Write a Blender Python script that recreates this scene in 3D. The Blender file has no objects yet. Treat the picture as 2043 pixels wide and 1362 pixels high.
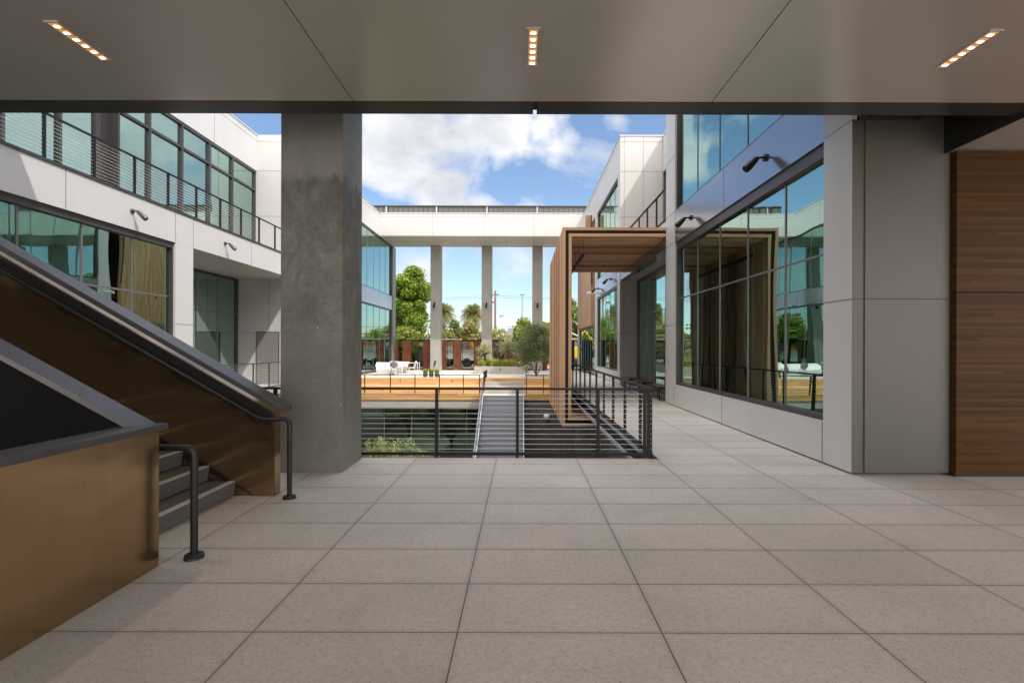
import bpy, math, random
from mathutils import Vector, Matrix
R = math.radians
S = bpy.context.scene
C = S.collection
random.seed(7)

# ------------------------------------------------------------------ camera
cd = bpy.data.cameras.new('camera'); cam = bpy.data.objects.new('camera', cd); C.objects.link(cam)
cam.location = (0, 0, 1.70)
cam.rotation_euler = (Matrix.Rotation(R(0.0), 3, 'Z') @ Matrix.Rotation(R(90), 3, 'X') @ Matrix.Rotation(R(0.16), 3, 'Z')).to_euler()
cd.sensor_width = 36; cd.lens = 36 * 1000 / 2043
cd.shift_x = -19.5 / 2043; cd.shift_y = 11.5 / 2043
cd.clip_start = 0.05; cd.clip_end = 2000
S.camera = cam
# ------------------------------------------------------------------ light
SUNV = Vector((0.578, -0.4545, 1.0)).normalized()
ELEV = math.asin(SUNV.z); AZ = math.atan2(SUNV.x, SUNV.y)
sd = bpy.data.lights.new('sun', 'SUN'); sd.energy = 1.5; sd.angle = R(0.5); sd.color = (1.0, 0.95, 0.88)
sun = bpy.data.objects.new('sun', sd); C.objects.link(sun)
sun.rotation_euler = SUNV.to_track_quat('Z', 'Y').to_euler(); sun.location = (20, -20, 40)
S.view_settings.view_transform = 'Standard'; S.view_settings.look = 'None'
S.view_settings.exposure = 1.28; S.view_settings.gamma = 1.0

def nn(nt, t, **kw):
    n = nt.nodes.new(t)
    for k, v in kw.items(): setattr(n, k, v)
    return n
def math_n(nt, op, a, b=None, clamp=False):
    n = nn(nt, 'ShaderNodeMath', operation=op); n.use_clamp = clamp
    for i, v in enumerate((a, b)):
        if v is None: continue
        if isinstance(v, (int, float)): n.inputs[i].default_value = v
        else: nt.links.new(v, n.inputs[i])
    return n.outputs[0]
def mixc(nt, fac, a, b, mode='MIX'):
    n = nn(nt, 'ShaderNodeMix', data_type='RGBA', blend_type=mode)
    for s, v in ((n.inputs[0], fac), (n.inputs[6], a), (n.inputs[7], b)):
        if isinstance(v, (int, float)): s.default_value = v
        elif isinstance(v, (tuple, list)): s.default_value = (*v[:3], 1)
        else: nt.links.new(v, s)
    return n.outputs[2]
def ramp(nt, fac, stops):
    n = nn(nt, 'ShaderNodeValToRGB'); cr = n.color_ramp
    while len(cr.elements) < len(stops): cr.elements.new(0.5)
    for e, (p, c) in zip(cr.elements, stops):
        e.position = p; e.color = (*c, 1) if len(c) == 3 else c
    nt.links.new(fac, n.inputs[0]); return n.outputs[0]
def noise(nt, vec, scale, detail=3, rough=0.5, dist=0.0):
    n = nn(nt, 'ShaderNodeTexNoise'); n.inputs['Scale'].default_value = scale
    n.inputs['Detail'].default_value = detail; n.inputs['Roughness'].default_value = rough
    n.inputs['Distortion'].default_value = dist
    if vec is not None: nt.links.new(vec, n.inputs['Vector'])
    return n.outputs[0]
def mapping(nt, vec, scale=(1, 1, 1), loc=(0, 0, 0), rot=(0, 0, 0)):
    n = nn(nt, 'ShaderNodeMapping'); n.inputs['Scale'].default_value = scale
    n.inputs['Location'].default_value = loc; n.inputs['Rotation'].default_value = rot
    nt.links.new(vec, n.inputs['Vector']); return n.outputs[0]

w = bpy.data.worlds.new('World'); S.world = w; w.use_nodes = True
nt = w.node_tree; nt.nodes.clear()
out = nn(nt, 'ShaderNodeOutputWorld')
sky = nn(nt, 'ShaderNodeTexSky', sky_type='NISHITA'); sky.sun_disc = False
sky.sun_elevation = ELEV; sky.sun_rotation = AZ; sky.air_density = 1.0; sky.dust_density = 0.6; sky.ozone_density = 2.5
bg1 = nn(nt, 'ShaderNodeBackground'); bg1.inputs[1].default_value = 0.082
nt.links.new(sky.outputs[0], bg1.inputs[0])
tc = nn(nt, 'ShaderNodeTexCoord'); dirv = tc.outputs['Generated']
cloud_n = noise(nt, mapping(nt, dirv, (1, 1, 1.7)), 5.5, 9, 0.56, 0.3)
shade_n = noise(nt, mapping(nt, dirv, (1, 1, 1.7), (.7, .2, 0)), 4.5, 6, 0.55)
blobs = [(770, 250, .13, 1), (850, 250, .12, 1), (930, 250, .11, 1), (1010, 255, .10, 1), (1085, 262, .07, .9), (800, 330, .12, 1), (870, 400, .10, 1),
         (960, 425, .08, .8), (1060, 415, .06, .7), (730, 300, .1, .9), (1230, 240, .035, .35), (1040, 520, .11, .8), (840, 545, .07, .7), (930, 590, .06, .6), (700, 560, .08, .4), (1080, 610, .05, .6),
         (560, 100, .2, .7), (1200, 30, .16, .6), (1950, 250, .42, .85), (100, 300, .35, .7)]
acc = None
for px, py, r, k in blobs:
    d = Vector(((px - 1041) / 1000, 1, (692.5 - py) / 1000)).normalized()
    v = nn(nt, 'ShaderNodeVectorMath', operation='DISTANCE'); nt.links.new(dirv, v.inputs[0]); v.inputs[1].default_value = d
    m = math_n(nt, 'MULTIPLY', math_n(nt, 'SUBTRACT', 1.0, math_n(nt, 'DIVIDE', v.outputs['Value'], r), True), k)
    acc = m if acc is None else math_n(nt, 'MAXIMUM', acc, m)
# out of view: extra cloud added behind and overhead to fill the shade
sepd = nn(nt, 'ShaderNodeSeparateXYZ'); nt.links.new(dirv, sepd.inputs[0])
back = math_n(nt, 'MULTIPLY', math_n(nt, 'SUBTRACT', 0.45, sepd.outputs['Y'], True), 0.60)
zen = math_n(nt, 'SUBTRACT', sepd.outputs['Z'], .52, True)
acc = math_n(nt, 'ADD', math_n(nt, 'ADD', acc, back), math_n(nt, 'MULTIPLY', zen, 3.0))
dens = math_n(nt, 'ADD', math_n(nt, 'MULTIPLY', acc, 0.62), math_n(nt, 'MULTIPLY', math_n(nt, 'SUBTRACT', cloud_n, 0.5), 1.55))
cfac = ramp(nt, dens, [(0.13, (0, 0, 0)), (0.42, (1, 1, 1))])
ccol = ramp(nt, math_n(nt, 'ADD', shade_n, math_n(nt, 'MULTIPLY', math_n(nt, 'SUBTRACT', cloud_n, .5), -.6)), [(0.34, (0.47, 0.48, 0.53)), (0.60, (0.72, 0.725, 0.745))])
bg2 = nn(nt, 'ShaderNodeBackground')
# added unseen cloud, brightened behind and overhead to lift the shaded surfaces
nt.links.new(math_n(nt, 'ADD', math_n(nt, 'ADD', .62, math_n(nt, 'MULTIPLY', zen, 3.6)), math_n(nt, 'MULTIPLY', math_n(nt, 'MULTIPLY', math_n(nt, 'SUBTRACT', .25, sepd.outputs['Y'], True), math_n(nt, 'SUBTRACT', 1.0, math_n(nt, 'MULTIPLY', sepd.outputs['Z'], 1.5), True)), 1.75)), bg2.inputs[1])
warm = math_n(nt, 'MULTIPLY', math_n(nt, 'SUBTRACT', .35, sepd.outputs['Y'], True), 1.6, True)  # added rear cloud is warmed to tint the covered floor
nt.links.new(mixc(nt, warm, ccol, (.79, .735, .67)), bg2.inputs[0])
mx = nn(nt, 'ShaderNodeMixShader'); nt.links.new(cfac, mx.inputs[0])
nt.links.new(bg1.outputs[0], mx.inputs[1]); nt.links.new(bg2.outputs[0], mx.inputs[2]); nt.links.new(mx.outputs[0], out.inputs[0])
S.cycles.max_bounces = 8; S.cycles.transparent_max_bounces = 16; S.cycles.glossy_bounces = 5; S.cycles.diffuse_bounces = 5
S.cycles.caustics_reflective = False; S.cycles.caustics_refractive = False

# ------------------------------------------------------------------ materials
def mat(name, col, rough=0.5, metal=0.0, var=0.0, vscale=2.0, bump=0.0, bscale=60, spec=0.5, vmap=(1, 1, 1), col2=None, coat=0.0):
    m = bpy.data.materials.new(name); m.use_nodes = True; nt = m.node_tree
    b = nt.nodes['Principled BSDF']; b.inputs['Roughness'].default_value = rough; b.inputs['Metallic'].default_value = metal
    b.inputs['Specular IOR Level'].default_value = spec; b.inputs['Base Color'].default_value = (*col, 1)
    b.inputs['Coat Weight'].default_value = coat
    tc = nn(nt, 'ShaderNodeTexCoord')
    if var > 0 or col2:
        f = noise(nt, mapping(nt, tc.outputs['Object'], vmap), vscale, 5, 0.6)
        c2 = col2 or tuple(max(0, c * (1 - var)) for c in col); c1 = col if col2 else tuple(min(1, c * (1 + var)) for c in col)
        nt.links.new(ramp(nt, f, [(0.3, c2), (0.7, c1)]), b.inputs['Base Color'])
    if bump > 0:
        bn = nn(nt, 'ShaderNodeBump'); bn.inputs['Strength'].default_value = bump; bn.inputs['Distance'].default_value = 0.01
        nt.links.new(noise(nt, mapping(nt, tc.outputs['Object'], vmap), bscale, 3, 0.6), bn.inputs['Height']); nt.links.new(bn.outputs[0], b.inputs['Normal'])
    return m
M = {}
M['white_panel'] = mat('white panel', (.615, .607, .60), .38, 0, .022, 1.6, spec=.5, vmap=(1, 1, .25))
M['ceiling_panel'] = mat('ceiling panel', (.56, .515, .485), .23, 0.5, .03, .5, bump=.35, bscale=.9, spec=.6)
M['grey_metal'] = mat('grey metal panel', (.33, .335, .37), .16, .75, .03, .7)
M['shade_toned_panel'] = mat('shade toned panel', (.11, .104, .095), .42, 0, .03, .5)  # cladding colour darkened to carry the dimness under the canopy
M['joint'] = mat('joint', (.06, .055, .05), .8)
M['frame'] = mat('window frame metal', (.075, .068, .068), .38, .3, .05, 4)
M['frame_light'] = mat('grey mullion', (.22, .21, .22), .35, .5)
M['steel_dark'] = mat('dark steel', (.012, .011, .011), .5, 0, .1, 6, spec=.3)
M['cable'] = mat('stainless cable', (.78, .77, .75), .4, 0)
M['trim_dark'] = mat('dark trim', (.028, .026, .026), .28, .2)
M['cap'] = mat('painted steel cap', (.085, .082, .09), .36, .35, .08, 8)
M['void_black'] = mat('matt black lining', (.006, .006, .006), .9, 0, spec=.1)
M['black_steel'] = mat('black painted steel', (.018, .017, .016), .45, .2, .2, 5)
M['concrete'] = mat('pale concrete', (.44, .425, .39), .75, 0, .10, 1.5, .15, 40)
M['plaza'] = mat('plaza paving', (.60, .57, .52), .75, 0, .06, 1.0, .1, 60)
M['bounce_forecourt'] = mat('pale forecourt paving', (.74, .70, .63), .8, 0, .05, 1)  # unseen ground, made pale to bounce sunlight under the canopy
M['court'] = mat('planted courtyard floor', (.14, .145, .11), .85, 0, .35, .6, col2=(.05, .07, .035))
M['step'] = mat('precast step', (.135, .128, .122), .5, 0, .15, 14, .1, 90)
M['nosing'] = mat('step nosing', (.62, .57, .52), .55, 0, .25, 40)
M['galv'] = mat('galvanised steel', (.42, .44, .50), .38, .7, .12, 6)
M['riser'] = mat('perforated riser', (.40, .43, .48), .45, .4, .25, 60, vmap=(1, 1, .1))
M['asphalt'] = mat('asphalt', (.22, .22, .215), .9, 0, .2, 3)
M['earth'] = mat('ground', (.22, .20, .16), .95, 0, .25, .3)
M['dark_panel'] = mat('charcoal panel', (.15, .143, .15), .5, 0, .15, 2)
M['interior'] = mat('interior plaster', (.52, .50, .46), .8, 0, .1, .5)
M['interior_floor'] = mat('interior floor', (.20, .19, .18), .4)
M['bark'] = mat('bark', (.16, .12, .09), .9, 0, .35, 8, .6, 25, vmap=(1, 1, .3))
M['pole_wood'] = mat('utility pole wood', (.24, .13, .09), .9, 0, .25, 6, vmap=(1, 1, .2))
M['white_plastic'] = mat('white moulded plastic', (.82, .81, .79), .35)
M['grey_plastic'] = mat('grey plastic', (.20, .185, .175), .5)
M['pot'] = mat('pot', (.10, .10, .10), .6)
M['soil'] = mat('soil', (.07, .05, .035), .95, 0, .3, 20)
M['orange'] = mat('orange paint', (.85, .33, .03), .4, 0, .08, 3)
M['yellow'] = mat('yellow paint', (.85, .60, .04), .4, 0, .08, 3)
M['rubber'] = mat('rubber', (.02, .02, .02), .8)
M['steel_white'] = mat('white painted steel', (.75, .75, .74), .4)
M['grey_door'] = mat('grey door paint', (.25, .235, .225), .45)
M['building_far'] = mat('far building', (.62, .62, .60), .8, 0, .1, .3)
M['window_far'] = mat('far window', (.20, .25, .32), .3)

def emis(name, col, s):
    m = bpy.data.materials.new(name); m.use_nodes = True; nt = m.node_tree
    b = nt.nodes['Principled BSDF']; b.inputs['Base Color'].default_value = (*col, 1)
    b.inputs['Emission Color'].default_value = (*col, 1); b.inputs['Emission Strength'].default_value = s
    return m
M['lamp_glow'] = emis('downlight lens', (1.0, .80, .55), 3.2)
M['lamp_cell'] = emis('downlight reflector', (.75, .38, .16), .16)

def glass(name, tint=(.68, .95, .88), trans=(.72, .82, .76), base=.44, wob=.006):
    m = bpy.data.materials.new(name); m.use_nodes = True; nt = m.node_tree; nt.nodes.clear()
    o = nn(nt, 'ShaderNodeOutputMaterial')
    g = nn(nt, 'ShaderNodeBsdfGlossy'); g.inputs['Roughness'].default_value = 0.0; g.inputs['Color'].default_value = (*tint, 1)
    t = nn(nt, 'ShaderNodeBsdfTransparent'); t.inputs['Color'].default_value = (*trans, 1)
    fr = nn(nt, 'ShaderNodeFresnel'); fr.inputs['IOR'].default_value = 1.75
    fac = math_n(nt, 'ADD', math_n(nt, 'MULTIPLY', fr.outputs[0], 1 - base), base, True)
    tc = nn(nt, 'ShaderNodeTexCoord')
    bp = nn(nt, 'ShaderNodeBump'); bp.inputs['Strength'].default_value = 1; bp.inputs['Distance'].default_value = wob
    nt.links.new(noise(nt, mapping(nt, tc.outputs['Object'], (1, 1, .35)), 1.1, 1, .4), bp.inputs['Height'])
    nt.links.new(bp.outputs[0], g.inputs['Normal'])
    mxs = nn(nt, 'ShaderNodeMixShader'); nt.links.new(fac, mxs.inputs[0]); nt.links.new(t.outputs[0], mxs.inputs[1]); nt.links.new(g.outputs[0], mxs.inputs[2])
    nt.links.new(mxs.outputs[0], o.inputs[0]); return m
M['glass'] = glass('tinted glass')
M['glass_deep'] = glass('lower tinted glass', (.62, .78, .70), (.16, .20, .18), .34, .006)
M['screen'] = glass('perforated screen', (.1, .1, .1), (.78, .78, .75), .0, 0)

def wood(name, c1, c2, board, axis, grain_axis, rough=.55, gap=0.012, dark=(.02, .012, .008), length=2.4, bump=.3):
    """boards stacked along `axis` (0,1,2), running along grain_axis"""
    m = bpy.data.materials.new(name); m.use_nodes = True; nt = m.node_tree
    b = nt.nodes['Principled BSDF']; b.inputs['Roughness'].default_value = rough; b.inputs['Specular IOR Level'].default_value = .12
    tc = nn(nt, 'ShaderNodeTexCoord'); sp = nn(nt, 'ShaderNodeSeparateXYZ'); nt.links.new(tc.outputs['Object'], sp.inputs[0])
    u = math_n(nt, 'DIVIDE', sp.outputs[axis], board); idx = math_n(nt, 'FLOOR', u); fr = math_n(nt, 'FRACT', u)
    gv = math_n(nt, 'DIVIDE', sp.outputs[grain_axis], length)
    gi = math_n(nt, 'FLOOR', math_n(nt, 'ADD', gv, math_n(nt, 'MULTIPLY', idx, .37)))
    cb = nn(nt, 'ShaderNodeCombineXYZ'); nt.links.new(idx, cb.inputs[0]); nt.links.new(gi, cb.inputs[1])
    wn = nn(nt, 'ShaderNodeTexWhiteNoise', noise_dimensions='2D'); nt.links.new(cb.outputs[0], wn.inputs['Vector'])
    sc = [14, 14, 14]; sc[grain_axis] = 0.7
    off = nn(nt, 'ShaderNodeVectorMath', operation='ADD'); nt.links.new(mapping(nt, tc.outputs['Object'], tuple(sc)), off.inputs[0]); nt.links.new(wn.outputs['Color'], off.inputs[1])
    g = noise(nt, off.outputs[0], 1.6, 6, .65, 1.2)
    f = math_n(nt, 'ADD', math_n(nt, 'MULTIPLY', wn.outputs['Value'], .6), math_n(nt, 'MULTIPLY', g, .75))
    col = ramp(nt, f, [(.25, c2), (.95, c1)])
    edge = math_n(nt, 'LESS_THAN', fr, gap / board)
    col = mixc(nt, math_n(nt, 'MULTIPLY', edge, .85 if gap else 0), col, dark)
    nt.links.new(col, b.inputs['Base Color'])
    bn = nn(nt, 'ShaderNodeBump'); bn.inputs['Strength'].default_value = bump; bn.inputs['Distance'].default_value = .004
    nt.links.new(g, bn.inputs['Height']); nt.links.new(bn.outputs[0], b.inputs['Normal'])
    return m
def cedar(name, grain):
    m = bpy.data.materials.new(name); m.use_nodes = True; nt = m.node_tree
    b = nt.nodes['Principled BSDF']; b.inputs['Roughness'].default_value = .6
    tc = nn(nt, 'ShaderNodeTexCoord'); geo = nn(nt, 'ShaderNodeNewGeometry')
    sc = [16, 16, 16]; sc[grain] = .8
    off = nn(nt, 'ShaderNodeVectorMath', operation='MULTIPLY_ADD')
    cb = nn(nt, 'ShaderNodeCombineXYZ'); r = geo.outputs['Random Per Island']
    for k in range(3): nt.links.new(r, cb.inputs[k])
    nt.links.new(cb.outputs[0], off.inputs[0]); off.inputs[1].default_value = (37, 51, 73); nt.links.new(mapping(nt, tc.outputs['Object'], tuple(sc)), off.inputs[2])
    g = noise(nt, off.outputs[0], 1.5, 6, .65, 1.4)
    f = math_n(nt, 'ADD', math_n(nt, 'MULTIPLY', r, .75), math_n(nt, 'MULTIPLY', g, .6))
    c = ramp(nt, f, [(.34, (.20, .085, .036)), (.50, (.47, .235, .11)), (.70, (.73, .43, .235)), (.95, (.70, .50, .34))])
    nt.links.new(c, b.inputs['Base Color'])
    bn = nn(nt, 'ShaderNodeBump'); bn.inputs['Strength'].default_value = .3; bn.inputs['Distance'].default_value = .004
    nt.links.new(g, bn.inputs['Height']); nt.links.new(bn.outputs[0], b.inputs['Normal'])
    return m
CED1, CED2 = (.62, .40, .24), (.38, .21, .11)
M['cedar_v'] = cedar('cedar boards upright', 2); M['cedar_x'] = cedar('cedar boards across', 0); M['cedar_y'] = cedar('cedar boards lengthwise', 1)
M['cedar_clad'] = wood('cedar cladding', CED1, CED2, .11, 1, 2, gap=.010)
M['bleach_f'] = wood('bleacher facing', (.78, .46, .19), (.50, .28, .11), .094, 2, 0, gap=.007, length=3.1)
M['bleach_t'] = wood('bleacher seat boards', (.76, .50, .25), (.52, .32, .15), .14, 1, 0, gap=.007, length=3.1)
M['ipe'] = wood('dark hardwood cladding', (.088, .038, .009), (.034, .015, .004), .04, 2, 0, rough=.42, gap=.003, length=4.5, bump=.5)
M['bench_wood'] = wood('bench boards', (.30, .15, .10), (.17, .085, .06), .09, 1, 0, gap=.008)

def bronze():
    m = bpy.data.materials.new('brushed bronze'); m.use_nodes = True; nt = m.node_tree
    b = nt.nodes['Principled BSDF']; b.inputs['Metallic'].default_value = .92
    tc = nn(nt, 'ShaderNodeTexCoord')
    f = noise(nt, mapping(nt, tc.outputs['Object'], (40, 40, .6)), 3, 5, .7)
    f2 = noise(nt, mapping(nt, tc.outputs['Object'], (1, 1, 1)), .8, 3, .6)
    c = ramp(nt, math_n(nt, 'ADD', math_n(nt, 'MULTIPLY', f, .45), math_n(nt, 'MULTIPLY', f2, .55)), [(.3, (.33, .215, .115)), (.7, (.47, .325, .185))])
    nt.links.new(c, b.inputs['Base Color'])
    nt.links.new(math_n(nt, 'ADD', math_n(nt, 'MULTIPLY', f, .10), .14), b.inputs['Roughness'])
    bn = nn(nt, 'ShaderNodeBump'); bn.inputs['Strength'].default_value = .5; bn.inputs['Distance'].default_value = .03
    nt.links.new(noise(nt, mapping(nt, tc.outputs['Object'], (1.0, 1.0, 2.2)), 1.6, 1, .4), bn.inputs['Height']); nt.links.new(bn.outputs[0], b.inputs['Normal'])
    return m
M['bronze'] = bronze()

def corten():
    m = bpy.data.materials.new('corten'); m.use_nodes = True; nt = m.node_tree
    b = nt.nodes['Principled BSDF']; b.inputs['Roughness'].default_value = .85
    tc = nn(nt, 'ShaderNodeTexCoord')
    nt.links.new(ramp(nt, noise(nt, mapping(nt, tc.outputs['Object'], (1, 1, .5)), 5, 6, .7), [(.3, (.15, .052, .026)), (.7, (.34, .125, .062))]), b.inputs['Base Color'])
    return m
M['corten'] = corten()

def column_concrete():
    m = bpy.data.materials.new('trowelled column concrete'); m.use_nodes = True; nt = m.node_tree
    b = nt.nodes['Principled BSDF']; b.inputs['Roughness'].default_value = .55
    tc = nn(nt, 'ShaderNodeTexCoord'); ob = tc.outputs['Object']
    n1 = noise(nt, mapping(nt, ob, (1.4, 1.4, .8)), 1.5, 7, .62, .8); n2 = noise(nt, ob, 9, 6, .7, .6)
    sp = nn(nt, 'ShaderNodeSeparateXYZ'); nt.links.new(ob, sp.inputs[0])
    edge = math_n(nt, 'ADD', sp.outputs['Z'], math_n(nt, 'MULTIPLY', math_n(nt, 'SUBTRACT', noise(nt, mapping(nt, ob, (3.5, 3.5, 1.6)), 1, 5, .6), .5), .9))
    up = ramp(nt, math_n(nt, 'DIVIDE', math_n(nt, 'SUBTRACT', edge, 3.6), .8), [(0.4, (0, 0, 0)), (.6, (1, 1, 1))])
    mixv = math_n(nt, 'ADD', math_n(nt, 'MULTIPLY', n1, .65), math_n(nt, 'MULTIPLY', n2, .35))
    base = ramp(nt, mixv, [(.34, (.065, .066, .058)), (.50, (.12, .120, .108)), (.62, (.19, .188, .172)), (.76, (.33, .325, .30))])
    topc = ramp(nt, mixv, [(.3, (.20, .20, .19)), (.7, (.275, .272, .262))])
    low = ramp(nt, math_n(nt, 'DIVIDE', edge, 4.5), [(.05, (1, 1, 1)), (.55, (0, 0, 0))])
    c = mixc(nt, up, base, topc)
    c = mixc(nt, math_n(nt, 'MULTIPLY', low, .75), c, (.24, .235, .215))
    v = nn(nt, 'ShaderNodeTexVoronoi'); v.inputs['Scale'].default_value = 7; nt.links.new(mapping(nt, ob, (1, 1, .45)), v.inputs['Vector'])
    sepc = math_n(nt, 'MULTIPLY', math_n(nt, 'LESS_THAN', v.outputs['Distance'], .045), math_n(nt, 'GREATER_THAN', noise(nt, ob, 2.5), .52))
    c = mixc(nt, sepc, c, (.6, .58, .54))
    nt.links.new(c, b.inputs['Base Color'])
    bn = nn(nt, 'ShaderNodeBump'); bn.inputs['Strength'].default_value = .35; bn.inputs['Distance'].default_value = .01
    nt.links.new(n2, bn.inputs['Height']); nt.links.new(bn.outputs[0], b.inputs['Normal'])
    return m
M['column'] = column_concrete()

def pavers():
    m = bpy.data.materials.new('concrete pavers'); m.use_nodes = True; nt = m.node_tree
    b = nt.nodes['Principled BSDF']
    tc = nn(nt, 'ShaderNodeTexCoord'); ob = tc.outputs['Object']
    def bricks(c1, c2, mort):
        br = nn(nt, 'ShaderNodeTexBrick', offset=0.0, squash=1.0)
        nt.links.new(mapping(nt, ob, loc=(.379 + 12.2, -2.99 + 12.32, 0)), br.inputs['Vector'])
        for k, v in (('Scale', 1), ('Mortar Size', .0045), ('Mortar Smooth', .15), ('Bias', 0), ('Brick Width', 1.22), ('Row Height', .616)): br.inputs[k].default_value = v
        br.inputs['Color1'].default_value = (*c1, 1); br.inputs['Color2'].default_value = (*c2, 1); br.inputs['Mortar'].default_value = (*mort, 1)
        return br
    br = bricks((.56, .515, .47), (.63, .58, .53), (.10, .09, .08))
    big = noise(nt, ob, .9, 5, .6); fine = noise(nt, ob, 26, 4, .7)
    c = mixc(nt, .9, br.outputs['Color'], ramp(nt, big, [(.3, (.86, .86, .86)), (.7, (1.08, 1.07, 1.06))]), 'MULTIPLY')
    c = mixc(nt, .8, c, ramp(nt, fine, [(.3, (.82, .82, .82)), (.7, (1.12, 1.12, 1.12))]), 'MULTIPLY')
    v = nn(nt, 'ShaderNodeTexVoronoi'); v.inputs['Scale'].default_value = 75; v.inputs['Randomness'].default_value = 1; nt.links.new(ob, v.inputs['Vector'])
    spk = math_n(nt, 'MULTIPLY', math_n(nt, 'LESS_THAN', v.outputs['Distance'], .27), math_n(nt, 'GREATER_THAN', noise(nt, ob, 33, 3, .7), .53))
    c = mixc(nt, math_n(nt, 'MULTIPLY', spk, .75), c, (.10, .085, .08))
    v2 = nn(nt, 'ShaderNodeTexVoronoi'); v2.inputs['Scale'].default_value = 55; nt.links.new(mapping(nt, ob, loc=(3, 5, 1)), v2.inputs['Vector'])
    spk2 = math_n(nt, 'MULTIPLY', math_n(nt, 'LESS_THAN', v2.outputs['Distance'], .17), .45)
    c = mixc(nt, spk2, c, (.62, .58, .54))
    st = ramp(nt, noise(nt, mapping(nt, ob, loc=(9, 3, 0)), 1.7, 6, .65, .6), [(.60, (1, 1, 1)), (.78, (.84, .82, .80))])
    c = mixc(nt, 1.0, c, st, 'MULTIPLY')
    b2 = nn(nt, 'ShaderNodeTexBrick', offset=0.0, squash=1.0)
    nt.links.new(mapping(nt, ob, loc=(.379 + 12.2, -2.99 + 12.32, 0)), b2.inputs['Vector'])
    for k, v in (('Scale', 1), ('Mortar Size', .055), ('Mortar Smooth', 1.0), ('Bias', 0), ('Brick Width', 1.22), ('Row Height', .616)): b2.inputs[k].default_value = v
    dirt = math_n(nt, 'MULTIPLY', b2.outputs['Fac'], math_n(nt, 'MULTIPLY', noise(nt, mapping(nt, ob, loc=(2, 7, 0)), 3.5, 5, .7), .36))
    c = mixc(nt, dirt, c, (.26, .225, .195))
    sm = ramp(nt, noise(nt, mapping(nt, ob, (1, 2.2, 1), (4, 1, 0), (0, 0, .5)), 4.5, 7, .75, 1.5), [(.62, (1, 1, 1)), (.72, (.88, .87, .86))])
    c = mixc(nt, 1.0, c, sm, 'MULTIPLY')
    nt.links.new(c, b.inputs['Base Color'])
    nt.links.new(ramp(nt, fine, [(.3, (.55, .55, .55)), (.7, (.75, .75, .75))]), b.inputs['Roughness'])
    bn = nn(nt, 'ShaderNodeBump'); bn.inputs['Strength'].default_value = .6; bn.inputs['Distance'].default_value = .006
    h = math_n(nt, 'SUBTRACT', math_n(nt, 'MULTIPLY', fine, .25), br.outputs['Fac'])
    nt.links.new(h, bn.inputs['Height']); nt.links.new(bn.outputs[0], b.inputs['Normal'])
    return m
M['paver'] = pavers()

def leafm(name, cols, rough=.5, trans=.35):
    m = bpy.data.materials.new(name); m.use_nodes = True; nt = m.node_tree; nt.nodes.clear()
    o = nn(nt, 'ShaderNodeOutputMaterial'); g = nn(nt, 'ShaderNodeNewGeometry')
    c = ramp(nt, g.outputs['Random Per Island'], [(i / max(1, len(cols) - 1), x) for i, x in enumerate(cols)])
    d = nn(nt, 'ShaderNodeBsdfPrincipled'); d.inputs['Roughness'].default_value = rough; nt.links.new(c, d.inputs['Base Color'])
    t = nn(nt, 'ShaderNodeBsdfTranslucent'); nt.links.new(mixc(nt, .5, c, (1.0, 1.0, .3), 'MULTIPLY'), t.inputs['Color'])
    mxs = nn(nt, 'ShaderNodeMixShader'); mxs.inputs[0].default_value = trans
    nt.links.new(d.outputs[0], mxs.inputs[1]); nt.links.new(t.outputs[0], mxs.inputs[2]); nt.links.new(mxs.outputs[0], o.inputs[0]); return m
M['leaf_ficus'] = leafm('bright green leaves', [(.09, .17, .014), (.22, .34, .03), (.40, .50, .07)])
M['leaf_yellow'] = leafm('yellow green leaves', [(.12, .18, .02), (.26, .32, .04), (.36, .38, .06)])
M['leaf_mid'] = leafm('mid green leaves', [(.08, .13, .035), (.17, .24, .06), (.30, .34, .10)])
M['leaf_rust'] = leafm('rust tinged leaves', [(.14, .18, .04), (.30, .29, .08), (.42, .28, .15)])
M['leaf_pink'] = leafm('pink blossom', [(.16, .20, .06), (.50, .38, .30), (.62, .48, .42)])
M['leaf_olive'] = leafm('olive leaves', [(.08, .12, .045), (.17, .225, .09), (.34, .39, .20)], .45, .2)
M['leaf_pale'] = leafm('pale yellow leaves', [(.22, .28, .07), (.40, .46, .15), (.55, .58, .28)])
M['leaf_palm'] = leafm('palm fronds', [(.12, .14, .05), (.24, .25, .09), (.42, .38, .18)])
M['leaf_yucca'] = leafm('yucca blades', [(.28, .32, .18), (.55, .57, .38), (.78, .76, .58)])
M['grass'] = leafm('grass blades', [(.26, .26, .04), (.48, .44, .08), (.62, .55, .15)])
M['grass_green'] = leafm('green grass blades', [(.16, .24, .03), (.34, .44, .07), (.56, .60, .18)])
M['leaf_far'] = leafm('far leaves', [(.06, .09, .03), (.12, .15, .05), (.20, .20, .08)])

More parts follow.
